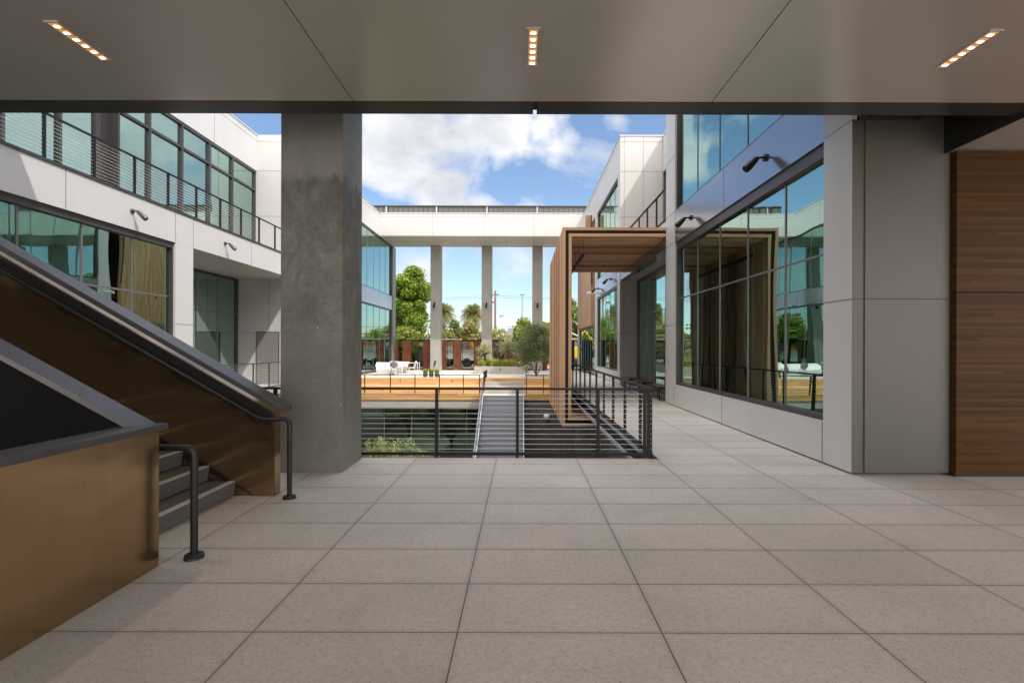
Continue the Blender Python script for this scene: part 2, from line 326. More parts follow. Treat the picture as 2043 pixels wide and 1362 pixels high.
# ------------------------------------------------------------------ mesh helpers
class MB:
    def __init__(s): s.v = []; s.f = []; s.m = []; s.mats = []; s.sm = []
    def mi(s, m):
        m = M[m] if isinstance(m, str) else m
        if m not in s.mats: s.mats.append(m)
        return s.mats.index(m)
    def poly(s, pts, faces, m, smooth=False):
        b = len(s.v); s.v += [tuple(p) for p in pts]; k = s.mi(m)
        for f in faces: s.f.append([b + i for i in f]); s.m.append(k); s.sm.append(smooth)
        return s
    def box(s, x0, y0, z0, x1, y1, z1, m):
        if x1 < x0: x0, x1 = x1, x0
        if y1 < y0: y0, y1 = y1, y0
        if z1 < z0: z0, z1 = z1, z0
        p = [(x0, y0, z0), (x1, y0, z0), (x1, y1, z0), (x0, y1, z0), (x0, y0, z1), (x1, y0, z1), (x1, y1, z1), (x0, y1, z1)]
        return s.poly(p, [(0, 3, 2, 1), (4, 5, 6, 7), (0, 1, 5, 4), (1, 2, 6, 5), (2, 3, 7, 6), (3, 0, 4, 7)], m)
    def prism(s, pts2, axis, a0, a1, m):
        """extrude polygon pts2 (in the two other axes, ordered) along axis from a0 to a1"""
        n = len(pts2)
        def mk(a, p):
            return (a, p[0], p[1]) if axis == 0 else ((p[0], a, p[1]) if axis == 1 else (p[0], p[1], a))
        pts = [mk(a0, p) for p in pts2] + [mk(a1, p) for p in pts2]
        fs = [tuple(range(n))[::-1], tuple(range(n, 2 * n))] + [(i, (i + 1) % n, n + (i + 1) % n, n + i) for i in range(n)]
        return s.poly(pts, fs, m)
    def tube(s, pts, r, m, n=8, caps=True):
        pts = [Vector(p) for p in pts]; rr = r if isinstance(r, (list, tuple)) else [r] * len(pts)
        rings = []; up = None
        for i, p in enumerate(pts):
            d = (pts[min(i + 1, len(pts) - 1)] - pts[max(i - 1, 0)]).normalized()
            if up is None:
                up = Vector((0, 0, 1)) if abs(d.z) < .9 else Vector((1, 0, 0))
            a = d.cross(up)
            if a.length < 1e-4: a = d.cross(Vector((0, 1, 0)))
            a.normalize(); b2 = a.cross(d).normalized(); up = b2
            rings.append([p + (a * math.cos(2 * math.pi * k / n) + b2 * math.sin(2 * math.pi * k / n)) * rr[i] for k in range(n)])
        v = [q for ring in rings for q in ring]; f = []
        for i in range(len(rings) - 1):
            for k in range(n):
                f.append((i * n + k, i * n + (k + 1) % n, (i + 1) * n + (k + 1) % n, (i + 1) * n + k))
        s.poly(v, f, m, True)
        if caps:
            s.poly(rings[0], [tuple(range(n))[::-1]], m); s.poly(rings[-1], [tuple(range(n))], m)
        return s
    def lathe(s, prof, c, m, n=20, axis=2):
        v = []; f = []
        for r, h in prof:
            for k in range(n):
                a = 2 * math.pi * k / n; q = [r * math.cos(a), r * math.sin(a)]
                v.append((c[0] + q[0], c[1] + q[1], c[2] + h) if axis == 2 else ((c[0] + h, c[1] + q[0], c[2] + q[1]) if axis == 0 else (c[0] + q[0], c[1] + h, c[2] + q[1])))
        for i in range(len(prof) - 1):
            for k in range(n): f.append((i * n + k, i * n + (k + 1) % n, (i + 1) * n + (k + 1) % n, (i + 1) * n + k))
        return s.poly(v, f, m, True)
    def build(s, name, parent=None, loc=None, label=None, cat=None, group=None, kind=None, bevel=0):
        me = bpy.data.meshes.new(name); me.from_pydata(s.v, [], s.f)
        for m in s.mats: me.materials.append(m)
        me.polygons.foreach_set('material_index', s.m); me.polygons.foreach_set('use_smooth', s.sm); me.update()
        o = bpy.data.objects.new(name, me); C.objects.link(o)
        if parent is not None: o.parent = parent
        if loc: o.location = loc
        if bevel:
            b = o.modifiers.new('bevel', 'BEVEL'); b.width = bevel; b.segments = 2; b.limit_method = 'ANGLE'; b.angle_limit = R(50)
        tag(o, label, cat, group, kind); return o
def tag(o, label=None, cat=None, group=None, kind=None):
    if label: o['label'] = label
    if cat: o['category'] = cat
    if group: o['group'] = group
    if kind: o['kind'] = kind
    return o
def thing(name, label, cat, loc=(0, 0, 0), group=None, rz=0):
    o = bpy.data.objects.new(name, None); C.objects.link(o); o.location = loc; o.rotation_euler = (0, 0, rz)
    o.empty_display_size = .2
    return tag(o, label, cat, group)
def dup(root, loc, label, rz=None, group=None):
    r = root.copy(); C.objects.link(r); r.location = loc; r['label'] = label
    if rz is not None: r.rotation_euler = (0, 0, rz)
    if group: r['group'] = group
    for ch in list(root.children):
        c = ch.copy(); C.objects.link(c); c.parent = r
        for g in list(ch.children):
            d = g.copy(); C.objects.link(d); d.parent = c
    return r
def one(name, mats_boxes, parent=None, **kw):
    mb = MB()
    for m, *b in mats_boxes: mb.box(*b, m)
    return mb.build(name, parent, **kw)
J = .0045
def joint_z(mb, x0, x1, y, z, face, w=.006, m='joint'):
    pass

# ================================================================== SETTING
LOW = -4.8
g = MB()
for (x0, y0, x1, y1) in ((-700, 41.0, 700, 900), (-700, -300, 700, -70), (-700, -70, -60, 41), (60, -70, 700, 41), (-60, -9, -26, 41), (24, -9, 60, 41)):
    g.poly([(x0, y0, -.2), (x1, y0, -.2), (x1, y1, -.2), (x0, y1, -.2)], [(0, 1, 2, 3)], 'earth')
g.build('ground', kind='structure')
g = MB(); g.box(-60, -70, -.19, 60, -9.01, -.02, 'bounce_forecourt'); g.build('bounce_forecourt', kind='structure')  # behind the viewer, enlarged to throw sunlight onto the ceiling
g = MB(); g.box(-120, 43.5, -.19, 120, 54, -.16, 'asphalt'); g.build('road', kind='structure')
g = MB(); g.box(-26, 40.75, -.19, 24, 43.5, -.03, 'concrete'); g.build('pavement', kind='structure')
# covered terrace and side walk: pavers
g = MB()
g.box(-26, -9, -.16, 24, 7.66, 0, 'paver'); g.box(2.10, 7.66, -.16, 24, 27.9, 0, 'paver')
g.build('floor', kind='structure')
g = MB(); g.box(-12.8, 15.55, -.3, -10.25, 22.75, 0, 'concrete')
g.build('walkway', kind='structure')
g = MB()
g.poly([(-26, 27.98, -.3), (24, 27.98, -.3), (24, 40.75, -.3), (-26, 40.75, -.3), (-26, 27.98, 0), (24, 27.98, 0), (24, 40.75, -.16), (-26, 40.75, -.16)],
       [(0, 3, 2, 1), (4, 5, 6, 7), (0, 1, 5, 4), (1, 2, 6, 5), (2, 3, 7, 6), (3, 0, 4, 7)], 'plaza')
g.build('plaza', kind='structure')
g = MB(); g.box(-26, -9, LOW - .2, 24, 34, LOW, 'court'); g.build('courtyard_floor', kind='structure')

# terrace edge steel channel
t = thing('terrace_edge', 'dark steel channel and pale angle edging the paved terrace above the sunken courtyard', 'edge trim', (0, 7.7, 0))
def part(name, parent, boxes, **kw):
    o = one(name, boxes, None, **kw); o.parent = parent; o.location = tuple(-Vector(parent.location)); return o
part('edge_channel', t, [('steel_dark', -10.2, 7.66, -.30, 2.04, 7.72, -.012), ('steel_dark', 2.02, 7.72, -.30, 2.10, 27.9, -.012)])
part('edge_angle', t, [('galv', -10.2, 7.72, -.05, 2.0, 7.79, -.02), ('galv', 1.95, 7.79, -.05, 2.02, 25.2, -.02), ('galv', 1.80, 7.9, -.20, 1.86, 25.2, -.14)])

# lower level walls
t = thing('basement_wall', 'walls of the sunken courtyard below the terrace', 'wall', (2.7, 16, LOW))
part('side_wall', t, [('dark_panel', 2.70, 5.0, LOW, 2.95, 25.3, -.17)] + [('joint', 2.693, y, LOW, 2.7, y + .012, -.17) for y in (8, 10.5, 13, 15.5, 18, 20.5, 23)])
part('rear_wall', t, [('dark_panel', .12, 25.32, LOW, 2.70, 25.6, -1.0)] + [('joint', x, 25.312, LOW, x + .014, 25.32, -1.0) for x in (1.98,)])
part('left_wall', t, [('dark_panel', -10.55, 5.0, LOW, -10.3, 25.3, -.31)])
part('near_wall', t, [('dark_panel', -10.3, 4.8, LOW, 2.95, 5.0, -.31)])

# ================================================================== railings
def railing(name, label, p0, p1, h=1.077, posts=(), cab=12, drop=0.0, group=None, dark='steel_dark', ps=.045, bottom=True, endpost=True):
    p0 = Vector(p0); p1 = Vector(p1); L = (p1 - p0).length; d = (p1 - p0).normalized(); nrm = Vector((0, 0, 1)).cross(d)
    rz = math.atan2(d.y, d.x)
    root = thing(name, label, 'railing', p0, group, rz)
    tr = MB().box(-.03, -.035, h - .035, L + .03, .035, h, dark).build('top_rail', root, bevel=.004)
    if bottom: MB().box(0, -.02, .035, L, .02, .08, dark).build('bottom_rail', root)
    for s in posts:
        MB().box(s - ps / 2, -ps / 2 - .002, -drop, s + ps / 2, ps / 2 + .002, h - .037, dark).build('post', root)
    c = MB()
    for i in range(cab):
        z = .13 + (h - .22) * i / (cab - 1); c.tube([(0, 0, z), (L, 0, z)], .0033, 'cable', 5)
    c.build('cable', root)
    return root
Yr = 7.735
xs = [-6.3, -5.05, -3.80, -2.555, -1.31, -.065, 1.18, 1.90]
railing('railing', 'black cable railing along the terrace edge from the concrete column to the corner', (-6.4, Yr, 0), (2.0, Yr, 0), posts=[x + 6.4 for x in xs] + [8.36])
railing('railing', 'black cable railing along the right edge of the sunken courtyard', (2.02, 7.80, 0), (2.02, 27.6, 0), posts=[.06, .72] + [2.0 + 1.25 * i for i in range(15)], drop=.10)
railing('railing', 'thin dark cable railing in front of the sunlit wooden seating steps', (-10.2, 25.42, -.75), (-2.1, 25.42, -.75), h=1.06,
        posts=[-7.96 + 10.2 - 1.25, 2.24, 3.54, 4.79, 6.03, 7.24, 8.06], cab=11, ps=.04)
railing('railing', 'thin dark cable railing in front of the shaded wooden seating right of the steel stair', (.2, 25.42, -.75), (2.0, 25.42, -.75), h=1.06, posts=[.05, .9, 1.75], cab=11, ps=.04)
railing('railing', 'cable railing of the upper left balcony above the white band', (-10.26, 7.7, 5.66), (-10.26, 22.7, 5.66), h=1.06,
        posts=[10.75 - 7.7 + 1.257 * i for i in range(-2, 10)], cab=11, ps=.05)
railing('railing', 'cable railing of the upper right balcony between the two glass wings', (4.52, 15.5, 5.66), (4.52, 22.65, 5.66), h=1.06, posts=[.1 + 1.25 * i for i in range(6)], cab=11, ps=.05)
railing('railing', 'cable railing beside the grey door on the left walkway', (-10.3, 15.6, 0), (-10.3, 22.7, 0), h=1.06, posts=[.03 + 1.2 * i for i in range(6)], cab=11, ps=.04, dark='frame')

# ================================================================== windows
def window(parent, x, y0, y1, z0, z1, mull, trans=(), fw=.06, depth=.12, side=1, gl='glass', fm='frame', label=None, mw=.05, head=.10, mm='frame_light'):
    """window in a plane x=const. side=+1: outside is towards +x"""
    xo = x; xi = x - side * depth; b = MB()
    b.box(xi, y0, z0, xo, y1, z0 + fw, fm); b.box(xi, y0, z1 - head, xo, y1, z1, fm)
    b.box(xi, y0, z0 + fw, xo, y0 + fw, z1 - head, fm); b.box(xi, y1 - fw, z0 + fw, xo, y1, z1 - head, fm)
    xg = x - side * depth * .6
    xm = xg + side * (.09 if mw > .06 else .02)
    for m in mull: b.box(xg - side * .08, m - mw / 2, z0 + fw, xm, m + mw / 2, z1 - head, mm)
    for tz in trans:
        ys = [y0 + fw] + [q for m in mull for q in (m - mw / 2, m + mw / 2)] + [y1 - fw]
        for a, c in zip(ys[::2], ys[1::2]): b.box(xg - side * .08, a, tz - mw / 2, xm - side * .004, c, tz + mw / 2, mm)
    o = b.build('window'); o.parent = parent; o.location = tuple(-Vector(parent.location))
    if label: o['label'] = label
    xp = x - side * depth * .6
    p = MB().box(xp - .006, y0 + fw * .5, z0 + fw * .5, xp + .006, y1 - fw * .5, z1 - head * .5, gl).build('pane', o)
    return o
def window_x(parent, y, x0, x1, z0, z1, mull, trans=(), fw=.06, depth=.12, gl='glass', fm='frame', mw=.05):
    """window in a plane y=const, outside towards -y"""
    b = MB(); yo = y; yi = y + depth
    b.box(x0, yo, z0, x1, yi, z0 + fw, fm); b.box(x0, yo, z1 - fw, x1, yi, z1, fm)
    b.box(x0, yo, z0 + fw, x0 + fw, yi, z1 - fw, fm); b.box(x1 - fw, yo, z0 + fw, x1, yi, z1 - fw, fm)
    for m in mull: b.box(m - mw / 2, yo + .02, z0 + fw, m + mw / 2, yi, z1 - fw, fm)
    for tz in trans:
        b.box(x0 + fw, yo + .03, tz - mw / 2, x1 - fw, yi - .01, tz + mw / 2, fm)
    o = b.build('window'); o.parent = parent; o.location = tuple(-Vector(parent.location))
    MB().box(x0 + fw * .5, y + depth * .6 - .006, z0 + fw * .5, x1 - fw * .5, y + depth * .6 + .006, z1 - fw * .5, gl).build('pane', o)
    return o
JW = .011
def jy(x, y, z0, z1, s):   # vertical joint on an x-plane face, s = outward sign
    return ('joint', x, y - JW / 2, z0, x + s * .0025, y + JW / 2, z1)
def jz(x, y0, y1, z, s):   # horizontal joint on an x-plane face
    return ('joint', x, y0, z - JW / 2, x + s * .003, y1, z + JW / 2)
def jfx(x, y, z0, z1):     # vertical joint on a face facing -y
    return ('joint', x - JW / 2, y - .0025, z0, x + JW / 2, y, z1)
def jfz(x0, x1, y, z):
    return ('joint', x0, y - .003, z - JW / 2, x1, y, z + JW / 2)

# ------------------------------------------------------------------ right wing
XR = 4.44
rb = thing('building', 'white panelled right wing with tall reflecting windows beside the paved walk', 'building', (XR, 7, 0))
WP = 'white_panel'
part('wall', rb, [('shade_toned_panel', XR, 6.74, .025, 5.73, 7.375, 4.763), (WP, XR - .004, 6.745, .025, XR, 7.375, 4.763), (WP, XR, 6.74, 4.775, XR + .06, 7.375, 11.3),
                  ('shade_toned_panel', 4.603, 6.722, .05, 5.732, 6.74, 4.755), ('joint', 4.592, 6.735, .03, 4.603, 6.739, 4.76),
                  ('joint', XR + .05, 6.80, 0, 5.6, 7.3, .03), jz(XR - .004, 6.745, 7.375, 2.36, -1), jfz(4.603, 5.732, 6.722, 2.36), jfz(XR, 4.592, 6.74, 2.36),
                  jz(XR, 6.74, 7.375, 7.15, -1)])
part('wall', rb, [(WP, XR, 7.378, .025, 4.9, 14.587, .625), ('joint', XR + .03, 7.38, 0, 4.85, 14.58, .027), jy(XR, 11.13, .03, .62, -1), jy(XR, 14.62, .03, .62, -1), jy(XR, 7.40, .03, .62, -1)])
part('fascia', rb, [('grey_metal', XR + .01, 7.378, 4.745, 4.95, 14.587, 5.655), jy(XR + .01, 11.07, 4.75, 5.65, -1)])
part('parapet', rb, [(WP, XR, 7.378, 9.65, 4.9, 14.587, 11.26), (WP, XR - .03, 6.74, 11.262, 5.0, 15.5, 11.31)])
part('pier', rb, [(WP, XR, 14.59, .025, 6.5, 15.47, 11.26), ('joint', XR + .03, 14.6, 0, 6.4, 15.4, .027)] + [jz(XR, 14.59, 15.47, z, -1) for z in (2.36, 4.76, 5.66, 7.3, 9.65)])
window(rb, XR + .05, 7.378, 14.587, .627, 4.742, (8.70, 10.15, 11.59, 13.04), (3.12,), side=-1, depth=.16, head=.2, fw=.075, mw=.035)
window(rb, XR + .05, 7.378, 14.587, 5.66, 9.645, (8.70, 10.15, 11.59, 13.04), (8.75,), side=-1, depth=.14, mw=.035)
# recess bay
part('fascia', rb, [('grey_metal', XR + .01, 15.472, 4.745, 4.75, 22.697, 5.60), jy(XR + .01, 19.1, 4.75, 5.6, -1)])
part('balcony_floor', rb, [('concrete', 4.752, 15.472, 5.35, 6.35, 22.697, 5.58)])
part('soffit', rb, [(WP, 4.752, 15.472, 4.748, 6.2, 22.697, 4.80)])
window(rb, 5.2, 15.475, 22.69, .01, 4.74, (16.9, 18.35, 19.8, 21.25), (3.12,), side=-1, mw=.035, gl='glass')
window(rb, 6.38, 15.475, 22.69, 5.60, 9.645, (16.9, 18.35, 19.8, 21.25), (8.75,), side=-1, mw=.035)
part('parapet', rb, [(WP, 6.38, 15.475, 9.65, 6.9, 22.695, 11.26), (WP, 6.35, 15.5, 11.262, 6.9, 22.6, 11.31)])
# far wing
part('wall', rb, [(WP, XR, 22.70, .025, 7.6, 23.30, 11.26), (WP, XR - .03, 22.67, 11.262, 7.6, 39.9, 11.31)] +
     [jfz(XR, 7.6, 22.70, z) for z in (2.36, 7.6, 9.66, 11.0)] + [jfx(x, 22.70, .03, 11.25) for x in (4.62, 5.48, 6.34)] + [jz(XR, 22.7, 23.3, z, -1) for z in (2.36, 4.62, 5.66, 7.6, 9.66)])
part('wall', rb, [(WP, XR, 23.302, .025, 4.9, 29.70, .58), jy(XR, 26.5, .03, .57, -1)])
part('fascia', rb, [('grey_metal', XR + .01, 23.302, 4.62, 4.95, 29.70, 5.655), jy(XR + .01, 26.5, 4.63, 5.65, -1)])
part('parapet', rb, [(WP, XR, 23.302, 9.62, 4.9, 39.8, 11.26), jy(XR, 26.5, 9.63, 11.25, -1), jy(XR, 30.1, 9.63, 11.25, -1), jy(XR, 33.7, 9.63, 11.25, -1), jz(XR, 23.3, 35.8, 11.0, -1)])
part('pier', rb, [(WP, XR, 29.702, .025, 5.2, 30.50, 9.618)])
part('pier', rb, [(WP, XR, 39.0, .025, 5.2, 39.8, 9.618)])
window(rb, XR + .05, 23.305, 29.698, .582, 4.617, (24.6, 25.9, 27.2, 28.5), (), side=-1, mw=.035)
window(rb, XR + .05, 23.305, 29.698, 5.66, 9.615, (24.6, 25.9, 27.2, 28.5), (), side=-1, mw=.035)
window(rb, XR + .05, 30.502, 38.998, .01, 3.06, (31.8, 33.1, 34.4, 35.7, 37.0), (), side=-1, mw=.06)
part('wood_cladding', rb, [('cedar_clad', XR - .12, 31.5, 3.07, XR + .3, 38.8, 9.6)])
part('wood_cladding', rb, [('cedar_clad', XR - .45, 31.5, 9.0, XR - .12, 31.65, 10.0), ('frame', XR - .12, 31.4, 5.66, XR - .06, 31.5, 10.0)])
# interior
part('interior', rb, [('interior', 15.8, 7.2, 0, 16, 10, 11), ('interior', 15.8, 12.2, 0, 16, 16, 11), ('interior', 15.8, 18.5, 0, 16, 40, 11), ('interior', 15.8, 10, 3.2, 16, 12.2, 11), ('interior', 15.8, 16, 3.2, 16, 18.5, 11),
                      ('interior', 5.7, 7.1, 0, 16, 7.2, 11), ('interior', 5.3, 39.6, 0, 16, 39.8, 11), ('interior', 4.96, 7.38, 4.85, 16, 14.58, 5.3), ('interior', 6.55, 14.6, 4.85, 16, 39.5, 5.3),
                      ('interior', 4.92, 7.38, 9.7, 16, 14.58, 9.9), ('interior', 6.92, 14.6, 9.7, 16, 22.6, 9.9), ('interior', 4.92, 23.4, 9.7, 16, 39.7, 9.9), ('interior_floor', 5.35, 7.4, .002, 15.8, 39.5, .02)])
for y in (9.6, 16.8, 24.8): part('interior_column', rb, [('concrete', 8.0, y, .02, 8.6, y + .6, 4.84)])
# hardwood wall and soffit to the right of the pier
hw = thing('wall', 'dark brown horizontal hardwood boards right of the grey panelled corner', 'wood wall', (5.8, 6.64, 0))
part('cladding', hw, [('ipe', 5.76, 6.64, .06, 10, 6.8, 2.437), ('ipe', 5.76, 6.64, 2.45, 10, 6.8, 4.32)])
part('plinth', hw, [('black_steel', 5.76, 6.66, .0, 10, 6.8, .058), ('black_steel', 5.735, 6.72, 0, 5.758, 6.9, 4.33)])

# ------------------------------------------------------------------ left wing
XL = -10.2
lb = thing('building', 'sunlit white left wing with a balcony over large reflecting windows', 'building', (XL, 8, 0))
part('fascia', lb, [(WP, XL - .5, 7.70, 4.745, XL, 22.697, 5.655)] + [jy(XL, y, 4.75, 5.65, 1) for y in (11.2, 14.75, 15.55, 18.9, 21.6)])
part('balcony_floor', lb, [('concrete', -12.0, 7.70, 5.35, XL - .502, 22.697, 5.62)])
part('edge_trim', lb, [('frame', XL - .08, 7.7, 5.656, XL + .03, 22.697, 5.70), ('frame', XL - .25, 7.7, 4.68, XL - .05, 14.75, 4.743)])
part('soffit', lb, [(WP, -12.9, 14.76, 4.75, XL - .502, 22.745, 4.80)])
part('pier', lb, [(WP, XL - .9, 14.752, .01, XL, 15.55, 4.742), jz(XL, 14.752, 15.55, 2.36, 1)])
window(lb, XL - .06, 7.70, 14.748, .01, 4.68, (8.77, 10.26, 11.77, 13.28), (3.16,), side=1, depth=.16, gl='glass', mw=.05)
window(lb, -12.8, 15.6, 22.62, .01, 4.74, (17.0, 18.4, 19.8, 21.2), (3.15,), side=1, depth=.14, mw=.06)
window(lb, -12.06, 7.70, 14.25, 5.625, 9.64, (8.65, 10.15, 11.65, 13.1), (8.75,), side=1, depth=.14, mw=.07, mm='frame')
part('pier', lb, [('frame', -12.6, 14.252, 5.625, -12.05, 14.30, 9.64), ('frame', -12.6, 14.86, 5.625, -11.98, 14.93, 9.64), ('frame', -12.6, 14.302, 5.625, -12.3, 14.858, 9.64)])
window(lb, -12.06, 14.932, 22.695, 5.625, 9.64, (16.25, 17.8, 19.36, 20.9), (8.75,), side=1, depth=.14, mw=.08, mm='frame')
part('parapet', lb, [(WP, -12.5, 7.70, 9.645, -12.04, 22.745, 11.26), (WP, -12.6, 7.7, 11.262, -12.01, 22.8, 11.31)] + [jy(-12.04, y, 9.65, 11.25, 1) for y in (12.4, 16.0, 19.6)] + [jz(-12.04, 7.7, 22.745, 11.0, 1)])
part('wall', lb, [(WP, -13.6, 22.75, .01, XL, 23.30, 11.26), (WP, -12.6, 22.80, 11.262, XL + .03, 39.9, 11.31)] +
     [jfz(-12.8, XL, 22.75, z) for z in (2.32, 7.6, 9.66, 11.0)] + [jfx(-11.5, 22.75, 2.38, 4.74), jfx(-10.5, 22.75, 5.66, 11.25)])
part('fascia', lb, [('grey_metal', XL - .5, 23.302, 4.62, XL - .01, 39.45, 5.655)] + [jy(XL - .01, y, 4.63, 5.65, 1) for y in (29.0, 32.6, 35.9)])
part('parapet', lb, [(WP, XL - .5, 23.302, 9.65, XL, 39.8, 11.26)] + [jy(XL, y, 9.66, 11.25, 1) for y in (28.7, 32.3)] + [jz(XL, 23.3, 35.8, 11.0, 1)])
window(lb, XL - .05, 23.305, 39.45, .0, 4.617, [24.4 + 1.49 * i for i in range(10)], (), side=1, mw=.04)
window(lb, XL - .05, 23.305, 39.45, 5.66, 9.645, [24.4 + 1.49 * i for i in range(10)], (), side=1, mw=.04)
part('corner_post', lb, [('grey_door', XL - .25, 39.47, -.1, XL + .03, 40.4, 9.64)])
part('interior', lb, [('interior', -21.0, 7.6, 0, -20.8, 11, 11), ('interior', -21.0, 13, 0, -20.8, 16, 11), ('interior', -21.0, 18, 0, -20.8, 24, 11), ('interior', -21, 26, 0, -20.8, 40, 11),
                      ('interior', -21, 11, 3.6, -20.8, 13, 11), ('interior', -21, 16, 3.6, -20.8, 18, 11), ('interior', -21, 24, 3.6, -20.8, 26, 11),
                      ('interior', -20.8, 7.56, 0, -10.8, 7.66, 11), ('interior', -20.8, 39.85, 0, -10.75, 39.95, 9.6), ('interior', -20.8, 7.7, 4.82, XL - .72, 22.7, 5.3), ('interior', -20.8, 23.32, 4.82, XL - .52, 39.6, 5.3),
                      ('interior', -20.8, 7.7, 9.7, -12.55, 22.7, 9.9), ('interior', -20.8, 23.32, 9.7, XL - .52, 39.7, 9.9), ('interior_floor', -20.8, 7.7, -.1, -12.85, 39.7, -.01), ('interior_floor', -12.85, 7.7, -.1, -10.4, 15.5, -.01), ('interior_floor', -12.85, 23.3, -.1, -10.4, 39.5, -.01)])
for y in (13.0, 28, 34.5): part('interior_column', lb, [('concrete', -12.9, y, 0, -12.2, y + .7, 4.81)])
d = part('door', lb, [('grey_door', -12.02, 22.72, .02, -11.04, 22.748, 2.33), ('frame', -12.06, 22.73, .02, -12.022, 22.7485, 2.37), ('frame', -11.038, 22.73, .02, -11.0, 22.7485, 2.37), ('frame', -12.022, 22.73, 2.332, -11.038, 22.7485, 2.37)])
MB().tube([(-11.95, 22.72, 1.0), (-11.95, 22.66, 1.0), (-11.82, 22.66, 1.0)], .012, 'cable').build('handle', d)

# ------------------------------------------------------------------ bridge with columns
br = thing('bridge', 'long white roof beam spanning between the two wings on concrete columns', 'roof beam', (-3, 35.9, 9.65))
part('fascia', br, [(WP, XL + .002, 35.9, 9.66, XR - .002, 36.2, 11.26)] + [jfx(x, 35.9, 9.67, 11.25) for x in (-6.41, -2.78, .84)] + [jfz(XL, XR, 35.9, 11.0)] + [(WP, XL + .002, 35.87, 11.262, XR - .04, 36.25, 11.31)])
part('soffit', br, [('white_panel', XL + .002, 35.93, 9.62, XR - .002, 39.75, 9.658)] + [('joint', XL, 37.9, 9.618, XR, 37.915, 9.62)] + [('joint', x, 35.95, 9.6175, x + .012, 39.7, 9.6195) for x in (-8.6, -7.1, -5.1, -3.2, -1.2, .9, 2.8)])
part('rear_fascia', br, [(WP, XL + .002, 39.6, 9.66, XR - .002, 39.75, 11.26), (WP, XL + .002, 36.2, 11.0, XR - .002, 39.6, 11.2)])
base = None
for i, (x, lab) in enumerate(((-7.17, 'leftmost tall concrete column under the far white beam, beside the potted grasses'), (-3.16, 'middle tall concrete column under the far white beam, behind the spiky yucca'),
                              (.82, 'tall concrete column under the far white beam, behind the olive tree'), (4.82, 'tall concrete column at the right end of the far white beam'))):
    if i == 0:
        base = thing('column', lab, 'column', (x, 39.25, -.14), 'columns under the far beam')
        MB().box(0, 0, 0, .80, .85, 9.755, 'concrete').build('shaft', base, bevel=.015)
    elif i < 3: dup(base, (x, 39.25, -.14), lab)
# standing seam screen behind the beam
sc = thing('roof_screen', 'dark ribbed metal roof screen rising behind the white beam', 'screen', (-3, 42, 11))
M['seam'] = mat('seam metal', (.16, .165, .155), .45, .4, .1, 3)
b = MB().box(-12.5, 42.0, 11, 6.5, 42.08, 13.415, 'seam')
b.box(-12.5, 41.8, 13.42, 6.5, 42.4, 13.50, 'frame')
b.build('screen_panel', sc, loc=(3, -42, -11))
b = MB()
for i in range(46): b.box(-12.5 + .42 * i, 41.96, 11, -12.46 + .42 * i, 42.0, 13.41, 'frame')
b.build('seam', sc, loc=(3, -42, -11))
for i in range(5):
    MB().box(-11.4 + 4.2 * i, 41.85, 11, -11.28 + 4.2 * i, 41.955, 13.46, 'galv').build('post', sc, loc=(3, -42, -11))

# ------------------------------------------------------------------ canopy building over the camera
cb = thing('building', 'storey overhead whose flat grey metal ceiling shelters the terrace', 'building', (0, 0, 4.35))
ZC = 4.35
pan = MB(); xj = [-8.4, -5.705, -1.83, 2.045, 5.635]
for a, c in zip(xj[:-1], xj[1:]):
    for y0, y1 in ((-3.2, 1.1), (1.108, 5.41)):
        pan.box(a + .005, y0, ZC, c - .005, y1, ZC + .04, 'ceiling_panel')
pan.build('ceiling', cb, loc=(0, 0, -4.35))
part('ceiling_backing', cb, [('joint', -8.4, -3.2, ZC + .045, 5.63, 5.70, ZC + .3)])
part('ceiling_trim', cb, [('trim_dark', -8.4, 5.418, ZC - .004, .12, 5.70, ZC + .04), ('trim_dark', .16, 5.418, ZC - .004, 5.63, 5.70, ZC + .04)])
part('lower_soffit', cb, [('ceiling_panel', 5.66, -3.2, 4.33, 10, 6.63, 4.37), ('black_steel', 5.635, -3.2, 4.3, 5.658, 6.70, 4.80)])
part('upper_floor', cb, [(WP, -8.4, -3.2, 5.3, 4.40, 7.6, 11.26), ('shade_toned_panel', 5.735, -3.2, 4.81, 10, 6.70, 11.26), (WP, 4.402, -3.2, 5.3, 5.73, 6.70, 11.26), ('black_steel', -8.4, 5.3, 4.66, 5.63, 5.68, 5.295),
                         ('black_steel', 4.6, 5.75, 4.79, 5.73, 6.70, 5.29)])
part('rear_pier', cb, [('shade_toned_panel', -8.3, -3.1, 0, -7.6, -2.4, 4.34)])
part('rear_pier', cb, [('shade_toned_panel', 9.2, -3.1, 0, 9.9, -2.4, 4.32)])
# downlights
def downlight():
    t = thing('ceiling_light', '', 'ceiling light', (.09, 4.44, ZC))
    f = MB(); W, L = .052, .27
    f.box(-W - .008, -L - .008, -.008, -W, L + .008, -.0005, 'ceiling_panel'); f.box(W, -L - .008, -.008, W + .008, L + .008, -.0005, 'ceiling_panel')
    f.box(-W, -L - .008, -.008, W, -L, -.0005, 'ceiling_panel'); f.box(-W, L, -.008, W, L + .008, -.0005, 'ceiling_panel')
    f.build('frame', t)
    for i in range(6):
        y = -L + .045 + i * .09
        c = MB().box(-W + .014, y - .033, -.006, W - .014, y + .033, -.002, 'lamp_cell').build('lamp', t)
        MB().box(-.020, y - .004, -.009, .020, y + .024, -.0062, 'lamp_glow').build('lens', c)
    return t
dl = downlight(); dl['label'] = 'warm slot downlight in the middle ceiling panel'; dl['group'] = 'slot downlights in the ceiling'
dup(dl, (-3.86, 4.37, ZC), 'warm slot downlight in the left ceiling panel')
dup(dl, (3.95, 4.45, ZC), 'warm slot downlight in the right ceiling panel')
